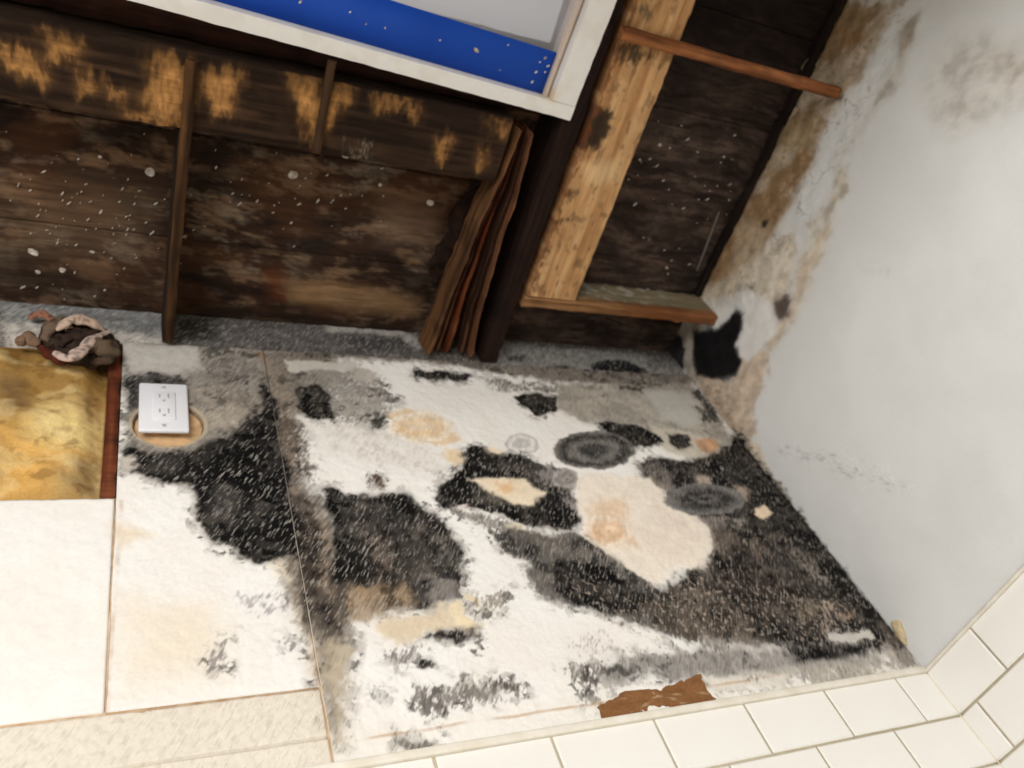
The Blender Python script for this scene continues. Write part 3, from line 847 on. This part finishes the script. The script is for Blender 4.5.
for o in (quadbox('ceiling_drywall', (-4, -4, ZC), (0.1, -1.6, ZC + 0.015), M_CAULK, ceil),
          quadbox('ceiling_drywall', (-4, -1.6, ZC), (XL, 0.13, ZC + 0.015), M_CAULK, ceil)):
    o.matrix_parent_inverse = Matrix.Translation((0, 0, -ZS))

# ------------------------------------------------------------------ ceiling framing
def wood(P, axis, base, dark, light, seed, fs=1.0, k=.6):
    s = P[:, axis]; o = [i for i in range(3) if i != axis]
    t = P[:, o[0]] + 0.7 * P[:, o[1]]
    g = uni(fbm(s * 3 * fs, t * 70 * fs, 4, seed), 2.0); b = uni(fbm(s * 12, t * 14, 3, seed + 3), 1.8)
    c = np.zeros((len(P), 3)) + base
    c = over(c, dark, k * sst(.5, .95, g)); c = over(c, light, k * sst(.55, .95, 1 - g) * b)
    return over(c, dark, .5 * sst(.6, .95, b))

HEADP = [ # tan patches where the mould is rubbed away
 ([(0,45),(30,55),(48,70),(40,80),(15,72),(0,70)], .8), ([(40,35),(70,35),(82,48),(75,62),(50,55)], .7),
 ([(80,75),(100,80),(95,95),(80,90)], .6), ([(108,92),(125,95),(122,105),(108,104)], .7),
 ([(150,60),(170,50),(188,60),(190,100),(180,120),(150,112),(145,95),(155,80)], .8), ([(200,75),(230,68),(245,75),(235,95),(232,118),(215,108),(202,95)], .75),
 ([(125,110),(185,120),(182,130),(130,120)], .6),
 ([(288,70),(320,72),(320,130),(312,140),(302,115)], 1.0), ([(335,76),(356,82),(345,100),(325,132),(328,100)], 1.0),
 ([(375,92),(400,95),(420,105),(418,118),(400,110),(380,108)], .8), ([(438,140),(450,138),(446,160),(436,158)], .7), ([(480,150),(486,150),(484,168),(479,165)], .6),
 ([(488,118),(510,122),(520,128),(515,134),(490,126)], .8),
]
_HP = [(cl(p), a) for p, a in HEADP]
def header_color(P):
    x, y = P[:, 0], P[:, 1]
    c = wood(P, 0, lin(50, 36, 26), lin(20, 14, 11), lin(92, 68, 48), 601)
    du = .008 * fbm(x * 40, y * 30, 4, 611); dv = .02 * fbm(x * 60, y * 18, 4, 612)
    n = uni(fbm(x * 160, y * 50, 3, 613))
    down = P[:, 2] < ZC + 0.004
    for p, a in _HP:
        m = pmask(x + du, y + dv, p, .02) * down * (0.5 + .5 * a)
        c = over(c, lin(190, 138, 82) * (.6 + .6 * n[:, None]), .35 * m + .6 * cover(m, n, .5))
    g = .6 * pmask(x + du, y + dv, cl([(345,145),(372,148),(368,162),(348,156)]), .022) * down
    c = over(c, lin(140, 128, 112), .6 * cover(g, n, .5))
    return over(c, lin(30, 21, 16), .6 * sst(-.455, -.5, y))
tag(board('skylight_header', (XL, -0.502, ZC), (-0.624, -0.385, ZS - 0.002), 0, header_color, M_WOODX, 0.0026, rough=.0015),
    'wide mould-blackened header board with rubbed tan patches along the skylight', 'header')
redbrown = lambda P: wood(P, 0, lin(46, 26, 19), lin(22, 14, 11), lin(70, 42, 30), 621)
tag(board('shim_strip', (XL, -0.62, ZC + 0.04), (-0.56, -0.504, ZC + 0.07), 0, redbrown, M_WOODX, 0.006),
    'thin red-brown shim strip tucked between white skylight casing and header', 'shim')

def strip_col(seed, base=(96, 66, 38)):
    return lambda P: wood(P, 1, lin(*base), lin(26, 18, 13), lin(124, 84, 46), seed, 1.0, .7)
tag(board('furring_strip', (-1.1365, -0.492, ZC - 0.013), (-1.120, -0.012, ZC - 0.001), 1, strip_col(631, (76, 52, 31)), M_WOODY, 0.003),
    'long thin brown batten crossing header and dark bay, left of the skylight corner', 'batten')
tag(board('nailing_joist', (-1.1375, -0.382, ZC), (-1.121, -0.003, ZS - 0.003), 1, lambda P: wood(P, 1, lin(44, 33, 26), lin(20, 15, 12), lin(80, 62, 48), 633), M_WOODY, 0.005),
    'narrow dark joist on edge behind the long brown batten', 'joist')
tag(board('furring_strip', (-0.944, -0.533, ZC - 0.013), (-0.931, -0.39, ZC - 0.001), 1, strip_col(641, (66, 48, 34)), M_WOODY, 0.003),
    'short dark batten stub crossing header between two tan wedges', 'batten')

# trimmer joist beside the skylight
tag(board('trimmer_joist', (-0.535, -1.6, ZC), (-0.497, -0.004, ZS - 0.003), 1,
          lambda P: wood(P, 1, lin(38, 24, 19), lin(16, 11, 9), lin(66, 42, 32), 651), M_WOODY, 0.004, rough=.002),
    'dark brown trimmer joist running past the right side of the skylight', 'joist')

TANP = [([(580,122),(598,104),(613,110),(612,128),(600,146),(583,152),(576,142)], 1.0), ([(563,190),(575,180),(578,195),(565,200)], .5), ([(540,250),(548,244),(550,262),(540,268)], .6),
        ([(552,215),(572,212),(575,222),(555,226)], .7), ([(618,40),(650,45),(660,60),(620,65)], .75), ([(600,70),(615,66),(612,85),(602,85)], .4), ([(628,0),(655,0),(650,22),(628,22)], .55)]
_TP = [(cl(p), a) for p, a in TANP]
def tan_color(P):
    x, y = P[:, 0], P[:, 1]
    c = wood(P, 1, lin(200, 156, 108), lin(158, 112, 72), lin(230, 194, 148), 661, .8, .7)
    n = uni(fbm(x * 120, y * 45, 4, 667)); du = .008 * fbm(x * 40, y * 40, 4, 668); dv = .012 * fbm(x * 45, y * 30, 4, 669)
    for p, a in _TP:
        cc = lin(34, 27, 22) if a > .45 else lin(120, 84, 54)
        if p is _TP[-1][0]: cc = lin(112, 104, 78)
        mm = pmask(x + du, y + dv, p, .016) * a
        c = over(c, cc, .3 * mm + .65 * cover(mm, n, .45))
    edge = sst(-.462, -.486, x)
    c = over(c, lin(110, 66, 38), .75 * cover(edge * .8, n, .3))
    c = over(c, lin(70, 54, 42), .5 * sst(.72, .95, uni(fbm(x * 60, y * 30, 4, 671))))
    c = over(c, lin(238, 206, 158), .5 * pmask(x, y, cl([(585,165),(620,160),(618,180),(585,182)]), .015))
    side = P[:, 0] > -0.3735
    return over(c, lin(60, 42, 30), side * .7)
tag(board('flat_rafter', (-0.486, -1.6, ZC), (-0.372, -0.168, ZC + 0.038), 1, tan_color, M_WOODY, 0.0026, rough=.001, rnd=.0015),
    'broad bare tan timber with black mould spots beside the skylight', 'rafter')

def block_col(P):
    c = wood(P, 0, lin(148, 108, 72), lin(92, 62, 40), lin(184, 148, 108), 681, .8, .7)
    x = P[:, 0]
    c = over(c, lin(128, 76, 44), .6 * sst(-.32, -.15, x) * (P[:, 2] < ZC + .012))
    near = (P[:, 1] < -0.1655) * sst(ZC + .012, ZC + .03, P[:, 2])
    n = uni(fbm(x * 30, P[:, 2] * 40, 4, 683))
    c = over(c, lin(126, 120, 98), near * .8)
    return over(c, lin(176, 174, 160), near * .7 * sst(.6, .9, n) * sst(-.05, -.2, x))
tag(board('blocking_piece', (-0.488, -0.167, ZC - 0.003), (-0.003, -0.142, ZS - 0.006), 0, block_col, M_WOODX, 0.003),
    'pale wooden blocking across the bay, near the black corner mould', 'blocking')
tag(board('cross_batten', (-0.492, -0.688, ZC - 0.018), (-0.004, -0.667, ZC - 0.001), 0,
          lambda P: wood(P, 0, lin(140, 88, 54), lin(84, 50, 31), lin(186, 128, 84), 691, 1, .7), M_WOODX, 0.003),
    'orange-brown batten nailed across the tan timber to the stained wall', 'batten')

tag(board('corner_shade_strip', (-0.019, -1.6, ZS - 0.022), (-0.003, -0.171, ZS - 0.003), 1,  # dark strip added in place of the corner shade along this wall
          lambda P: wood(P, 1, lin(34, 25, 21), lin(16, 12, 10), lin(62, 48, 40), 697), M_WOODY, 0.005, rough=.002),
    'slim dark strip standing in for corner shade along the top of the stained right wall', 'shade strip')
_a, _b = cl([(719, 212), (697, 270)], ZS - .004)  # thin pale strip, tapered towards both ends
_d = (_b - _a) / np.linalg.norm(_b - _a); _n = np.array([-_d[1], _d[0]]) * .0016
_q = [_a - _n * .5, _a + _n * .5, (_a + _b) / 2 + _n, _b + _n * .4, _b - _n * .4, (_a + _b) / 2 - _n]
sp_ = sheet('pale_strip', _q, lambda u, v, h: np.stack([u, v, ZS - .006 - h], -1), .003, M_PAPER,
            lambda u, v: np.zeros(u.shape + (3,)) + lin(128, 124, 120), None, 3, 4, 0, .0005, 44)
tag(sp_, 'thin pale strip on the dark boards near the right wall', 'splinter')
# splintered laths beside the trimmer
lath_spots = [  # wall end x, header end x, width, drop, colour, twist
 (-0.652, -0.6065, 0.009, 0.002, (104, 72, 46), -.035), (-0.633, -0.6005, 0.007, 0.014, (66, 38, 26), .02), (-0.606, -0.5945, 0.010, 0.020, (96, 44, 22), -.035),
 (-0.580, -0.588, 0.007, 0.012, (58, 36, 26), .02), (-0.562, -0.582, 0.006, 0.002, (118, 78, 54), .01)]
lath_words = ['palest split lath, leftmost of the splintered bundle by the skylight corner', 'brown split lath, second from the left in the splintered bundle',
              'red-brown split lath in the middle of the splintered bundle', 'brown split lath, fourth from the left in the splintered bundle',
              'thinnest split lath, rightmost of the bundle, beside the black gap']
for i, (xb, xt, w, dz, c, tw) in enumerate(lath_spots):
    def xf(V, xb=xb, xt=xt, tw=tw, i=i):
        t = np.clip((V[:, 1] + 0.012) / -0.472, 0, 1)
        ang = tw * (1 - t) * 6
        lx = V[:, 0] * (1 - .55 * t); lz = V[:, 2] - ZC
        px_ = xb + (xt - xb) * t + 0.0025 * np.sin(t * 7 + 1 + i * .25) + 0.0012 * np.sin(t * 17 + i * .3)
        X = px_ + lx * np.cos(ang) + lz * np.sin(ang) * .6
        Z = ZC + lz * np.cos(ang) - lx * np.sin(ang)
        return np.stack([X, V[:, 1], Z], 1)
    lo = (-w / 2, -0.484 + .01 * (i % 2), ZC + dz - .004); hi = (w / 2, -0.012 + .002 * (i % 3), ZC + dz + 0.055)
    tag(board('split_lath', lo, hi, 1, lambda P, c=c, i=i: wood(P, 1, lin(*c), lin(34, 20, 14), lin(150, 104, 68), 700 + i * 7, 1.2, .65), M_WOODY, 0.004, rough=.002, xf=xf, seed=70 + i),
        lath_words[i], 'lath', 'splintered laths beside the skylight corner')

# hanging flap of dark roofing felt
flap = sheet('felt_flap', cl([(428,268),(436,250),(446,236),(452,212),(462,196),(480,190),(497,196),(492,215),(484,240),(474,262),(462,284),(448,292),(434,284)], ZC + .078),
             lambda u, v, h: np.stack([u, v, ZC + .078 - h], -1), 0.004, M_PAPER,
             lambda u, v: over(np.zeros(u.shape + (3,)) + lin(30, 22, 19), lin(62, 42, 31), .6 * uni(fbm(u * 50, v * 50, 3, 801))), None, 10, 5, 0.012, 0.006, 12, .006)
tag(flap, 'torn flap of dark roofing felt hanging left of the split laths', 'felt')

# ------------------------------------------------------------------ SKYLIGHT
_c = at((570, 121), 2, ZC - .013)
win = empty('window_1', (_c[0], _c[1], ZC)); win.rotation_euler = (0, 0, math.radians(2.6)); tag(win, 'white-cased skylight with a blue strip across its pane', kind='structure')
pinv = Matrix.Translation((-_c[0], -_c[1], -ZC))
def casing_color(P):
    c = np.zeros((len(P), 3)) + lin(238, 236, 232)
    x, y = P[:, 0], P[:, 1]
    n = uni(fbm(x * 20, y * 20, 3, 821))
    c = over(c, lin(214, 204, 192), .25 * sst(.5, .95, n))
    for q, s, a, k in (([(190,0),(235,8),(232,16),(195,8)], .006, .6, (198,168,140)), ([(262,24),(285,28),(284,34),(264,30)], .006, .5, (205,176,150)), ([(540,90),(556,92),(554,104),(540,100)], .006, .6, (222,196,150))):
        c = over(c, lin(*k), a * pmask(x, y, cl(q, ZC - .012), s))
    return c
YF, XR = _c[1], _c[0]
def wpart(o):
    o.matrix_parent_inverse = pinv
    return o
wpart(board('casing_board', (XL, YF - 0.0245, ZC - 0.013), (XR, YF, ZC + 0.03), 0, casing_color, M_CASING, 0.006, win, rough=.0002, rnd=.0008))
wpart(board('casing_board', (XR - 0.046, -1.6, ZC - 0.0135), (XR - .0005, YF - 0.025, ZC + 0.03), 1, casing_color, M_CASING, 0.006, win, rough=.0002, rnd=.0008))
wpart(board('glazing_bead', (XR - 0.056, -1.6, ZC + 0.002), (XR - 0.047, YF - 0.025, ZC + 0.03), 1,
            lambda P: over(np.zeros((len(P), 3)) + lin(214, 198, 184), lin(128, 84, 54), .8 * sst(XR - .052, XR - .048, P[:, 0])), M_CASING, 0.004, win, rough=.0004, rnd=.001))
# pane: frosted, glowing only with the sky behind it
gm = bpy.data.materials.new('frosted_pane'); gm.use_nodes = True
nt = gm.node_tree
for n in list(nt.nodes): nt.nodes.remove(n)
out = nt.nodes.new('ShaderNodeOutputMaterial'); mixs = nt.nodes.new('ShaderNodeMixShader'); tr = nt.nodes.new('ShaderNodeBsdfTranslucent')
nzz = nt.nodes.new('ShaderNodeTexNoise'); nzz.inputs['Scale'].default_value = 7; cr = nt.nodes.new('ShaderNodeValToRGB')
cr.color_ramp.elements[0].color = (*lin(228, 222, 220), 1); cr.color_ramp.elements[1].color = (*lin(248, 246, 246), 1)
nt.links.new(nzz.outputs['Fac'], cr.inputs['Fac']); nt.links.new(cr.outputs['Color'], tr.inputs['Color'])
mixs.inputs[0].default_value = 0.55
nt.links.new(tr.outputs[0], mixs.inputs[1]); tp = nt.nodes.new('ShaderNodeBsdfTransparent'); tp.inputs[0].default_value = (0.97, 0.96, 0.96, 1)
nt.links.new(tp.outputs[0], mixs.inputs[2]); nt.links.new(mixs.outputs[0], out.inputs[0])
wpart(quadbox('pane', (XL, -1.6, ZC + 0.013), (XR - 0.03, YF - 0.02, ZC + 0.018), gm, win))
bs = wpart(quadbox('blue_strip', (XL, YF - 0.094, ZC + 0.0095), (XR - 0.057, YF - 0.025, ZC + 0.0125), M_BLUE, win)); bs['label'] = 'solid blue strip along the edge of the pane'

# ------------------------------------------------------------------ insulation, stud, clump
def ins_col(u, v):
    c = np.zeros(u.shape + (3,)) + lin(190, 150, 88)
    w = .01 * fbm(u * 18, v * 18, 4, 901); w2 = .01 * fbm(u * 18, v * 18, 4, 902)
    n = uni(fbm(u * 40, v * 40, 4, 903)); n2 = uni(fbm(u * 16, v * 22, 3, 904))
    for q, k, s, a in (([(0,345),(60,350),(115,362),(110,395),(60,400),(0,395)], (150,116,62), .03, .8), ([(40,410),(75,398),(105,420),(100,450),(60,455),(20,455)], (232,206,140), .03, .9),
                       ([(0,430),(30,440),(90,455),(85,480),(30,495),(0,495)], (226,176,98), .03, .8), ([(0,380),(30,385),(25,415),(0,420)], (112,88,60), .02, .8),
                       ([(60,465),(105,455),(112,498),(60,500)], (176,150,104), .025, .8), ([(55,390),(100,395),(95,420),(60,405)], (168,132,84), .02, .6),
                       ([(0,345),(30,350),(20,372),(0,375)], (110,80,36), .02, .7)):
        c = over(c, lin(*k), a * pmask(u + w, v + w2, fw(q, .02), s, .08))
    c = over(c, lin(120, 84, 46), .5 * sst(.72, .96, n)); c = over(c, lin(238, 214, 156), .35 * sst(.6, .95, n2))
    return c
def ins_disp(u, v):
    e = sst(LX - .02, LX - .06, u) * sst(T + .43, T + .47, v) * sst(T + .82, T + .77, v)
    return 0.03 - e * (.018 + .010 * fbm(u * 10, v * 10, 3, 911)) + .0016 * fbm(u * 70, v * 70, 3, 912)
tag(slab('insulation_batt', 'front', XL, LX - 0.019, T + 0.431, T + 0.803, 0.0, 0.09, 0.0028, ins_col, M_FUZZ, None, ins_disp),
    'yellow-brown fibrous insulation stuffed in the open wall cavity', 'insulation')
tag(board('cavity_stud', (LX - 0.0185, 0.0015, T + 0.430), (LX + 0.0008, 0.095, T + 0.800), 2,
          lambda P: wood(P, 2, lin(104, 52, 32), lin(56, 29, 19), lin(140, 84, 54), 921, 1, .7), M_WOODX, 0.004, rough=.001),
    'rust-red stud edge between insulation and the outlet sheet', 'stud')

def tube_ribbon(name, pts, rad, flat, mat, c, seed, parent):
    """curled strip along a path"""
    pts = np.asarray(pts, float)
    n = 26; t = np.linspace(0, len(pts) - 1, n)
    # catmull-rom
    P = []
    for x in t:
        i = min(int(x), len(pts) - 2); f = x - i
        p0, p1, p2, p3 = pts[max(i - 1, 0)], pts[i], pts[i + 1], pts[min(i + 2, len(pts) - 1)]
        P.append(.5 * (2 * p1 + (p2 - p0) * f + (2 * p0 - 5 * p1 + 4 * p2 - p3) * f * f + (3 * p1 - p0 - 3 * p2 + p3) * f ** 3))
    P = np.array(P); D = np.gradient(P, axis=0); D /= np.linalg.norm(D, axis=1)[:, None]
    A = np.cross(D, (0, 1, 0.2)); A /= np.linalg.norm(A, axis=1)[:, None] + 1e-9
    B = np.cross(D, A); m = 10; V = []; 
    for i in range(n):
        rr = 1.35 * rad * (0.35 + 0.65 * math.sin(math.pi * (i + .8) / (n + .6))) * (1 + .15 * math.sin(i * .8 + seed))
        for j in range(m):
            a = 2 * math.pi * j / m
            V.append(P[i] + A[i] * math.cos(a) * rr + B[i] * math.sin(a) * rr * flat)
    F = [(i * m + j, i * m + (j + 1) % m, (i + 1) * m + (j + 1) % m, (i + 1) * m + j) for i in range(n - 1) for j in range(m)]
    V = np.array(V)
    nn = uni(fbm(V[:, 0] * 90, V[:, 2] * 90, 3, seed))
    V += (fbm(V[:, 0] * 70, V[:, 2] * 70, 3, seed + 1) * .0015)[:, None]
    col = over(np.zeros((len(V), 3)) + lin(*c), lin(52, 38, 32), .75 * sst(.6, .95, nn))
    return mesh_np(name, V, F, mat, col, parent, True)
CL = at((85, 340), 1, -0.012)
clump = empty('torn_facing_clump', CL); tag(clump, 'crumpled clump of torn dirty facing paper above the insulation', 'debris')
cinv = Matrix.Translation(-Vector(CL))
def w3(px, py, y): return at((px, py), 1, y)
curls = [([(28,318,-.01),(42,314,-.02),(55,322,-.015)], .006, .5, (150,104,84)), ([(56,330,-.02),(72,320,-.03),(90,322,-.03),(104,330,-.015)], .008, .5, (196,170,150)),
         ([(54,352,-.02),(66,358,-.03),(80,352,-.035),(92,340,-.03),(108,332,-.02)], .0075, .55, (206,182,168)), ([(44,342,-.01),(50,328,-.02),(62,322,-.02),(70,330,-.02)], .009, .6, (110,92,76)),
         ([(60,346,-.015),(68,338,-.02),(82,336,-.02),(98,330,-.02)], .006, .5, (60,46,40)), ([(84,352,-.01),(96,345,-.025),(108,350,-.025),(118,352,-.015)], .012, .7, (100,84,68)),
         ([(92,362,-.01),(106,360,-.02),(116,352,-.015)], .007, .6, (76,62,50)), ([(16,344,-.005),(28,338,-.015),(38,346,-.012)], .009, .6, (128,102,82)), ([(40,346,-.008),(52,356,-.015),(66,364,-.012)], .007, .5, (86,40,28))]
lump = sheet('dark_wad', fw([(38,330),(52,318),(80,316),(106,328),(120,346),(114,360),(92,364),(66,360),(44,350)], -.006), lambda u, v, h: np.stack([u, -0.006 - h, v], -1), .008, M_PAPER,
             lambda u, v: over(np.zeros(u.shape + (3,)) + lin(70, 56, 46), lin(24, 19, 17), .8 * uni(fbm(u * 60, v * 60, 3, 931))), clump, 10, 5, .012, .008, 33, .008)
lump.matrix_parent_inverse = cinv
for i, (p, r, fl, c) in enumerate(curls):
    o = tube_ribbon('paper_curl', [w3(*q) for q in p], r, fl, M_PAPER, c, 940 + i, clump)
    o.matrix_parent_inverse = cinv

# ------------------------------------------------------------------ outlet
OC = (fw([(140, 388)])[0] + fw([(188, 436)])[0]) / 2
out_e = empty('wall_outlet', (OC[0], 0, OC[1])); tag(out_e, 'white double outlet with square cover plate over a round cut-out', 'outlet')
def bevbox(name, lo, hi, mat, parent, w=.0015, seg=2):
    o = quadbox(name, lo, hi, mat, parent)
    b = o.modifiers.new('edge', 'BEVEL'); b.width = w; b.segments = seg
    return o
bevbox('cover_plate', (-.0355, -.011, -.0585), (.0355, -.0035, .0585), M_PLATE, out_e, .003, 3)
bevbox('receptacle', (-.0165, -.0135, -.0335), (.0165, -.0108, .0335), M_PLATE, out_e, .001)
for sz in (-1, 1):
    for sx, h in ((-1, .0045), (1, .0055)):
        quadbox('slot', (sx * .0063 - .0011, -.0138, sz * .018 - h + .003), (sx * .0063 + .0011, -.0134, sz * .018 + h + .003), M_SLOT, out_e)
    quadbox('ground_hole', (-.002, -.0138, sz * .018 - .0095), (.002, -.0134, sz * .018 - .0055), M_SLOT, out_e)
    o = bevbox('screw', (-.0028, -.0122, sz * .047 - .0028), (.0028, -.0108, sz * .047 + .0028), M_SLOT, out_e, .0012)

# ------------------------------------------------------------------ white paint flecks stuck to the roof boards
def flecks(name, spots, parent, inv=None):
    V, F = [], []
    for (x, y, z, L_, w, a) in spots:
        b = len(V); k = 9
        for zz in (z, z - .0018):
            for j in range(k):
                t = 2 * math.pi * j / k
                lx = math.cos(t) * L_ * random.uniform(.75, 1.1); ly = math.sin(t) * w * random.uniform(.75, 1.1)
                V.append((x + lx * math.cos(a) - ly * math.sin(a), y + lx * math.sin(a) + ly * math.cos(a), zz))
        F.append(tuple(range(b + k, b + 2 * k))[::-1])
        for j in range(k):
            F.append((b + j, b + (j + 1) % k, b + k + (j + 1) % k, b + k + j))
    me = bpy.data.meshes.new(name); me.from_pydata(V, [], F); me.update(); me.materials.append(M_FLECK)
    o = bpy.data.objects.new(name, me); COL.objects.link(o); o.parent = parent
    if inv is not None: o.matrix_parent_inverse = inv
    return o
big = [(150,172,8,7), (293,175,9,6), (33,252,9,5), (62,270,5,4), (100,157,3,2), (92,252,4,2), (38,272,4,3), (345,155,8,5), (430,203,8,5), (380,185,3,3), (648,290,5,2.5), (667,268,4,2), (640,160,3,2), (724,157,3,1.5), (660,145,4,3)]
spots = []
for px_, py_, a_, b_2 in big:
    q = at((px_, py_), 2, ZS - .001); spots.append((q[0], q[1], ZS, a_ * .0010, b_2 * .0012, random.uniform(-.3, .5)))
hubs = [(60,200), (90,250), (30,170), (140,190), (250,200), (70,280), (330,200), (110,230), (660,240), (700,280), (640,170), (720,200)]
for i in range(210):
    hx, hy = random.choice(hubs)
    px_, py_ = random.gauss(hx, 38), random.gauss(hy, 26)
    q = at((px_, py_), 2, ZS - .001)
    if q[1] > -.005 or (q[0] < -.6 and q[1] < -.37) or q[0] > -.005 or -.62 < q[0] < -.33: continue
    s_ = random.choice([.0006, .0007, .0009, .0012, .0017])
    spots.append((q[0], q[1], ZS, s_ * random.uniform(1.2, 3.2), s_ * .7, math.radians(-50 + random.uniform(-20, 20))))
fl = flecks('paint_flecks', spots, ceil, Matrix.Translation((0, 0, -ZS))); fl['kind'] = 'stuff'; fl['label'] = 'scattered white paint flecks'

wb = quadbox('added_shade_wall', (XL, -1.36, 1.80), (0.1, -1.26, ZC - 0.002), M_CAULK); tag(wb, 'unseen wall piece added behind the viewer to shade the upper right wall', kind='structure')  # unseen piece, added to keep light off the upper right wall
bspots = []
ca, sa = math.cos(-win.rotation_euler.z), math.sin(-win.rotation_euler.z)
for i, (px_, py_, L_) in enumerate([(476,50,.006), (300,2,.003), (385,28,.002), (440,40,.002), (508,45,.002), (545,58,.003), (548,66,.003), (536,72,.003), (532,82,.003), (545,72,.002), (350,12,.002), (366,24,.0015), (420,60,.0015), (500,70,.0015), (540,62,.002)]):
    q = at((px_, py_), 2, ZC + .009)
    dx_, dy_ = q[0] - win.location.x, q[1] - win.location.y
    bspots.append((win.location.x + dx_ * ca - dy_ * sa, win.location.y + dx_ * sa + dy_ * ca, ZC + .0096, L_, L_ * .5, math.radians(-55 if i else 20)))
bf = flecks('paint_flecks', bspots, win, pinv); bf['kind'] = 'stuff'
# ------------------------------------------------------------------ floor of the room (out of frame, bounces light)
fo = quadbox('floor', (-4, -4, -0.05), (0.1, 0.13, 0.0), M_FLOOR); tag(fo, 'pale floor of the room', kind='structure')
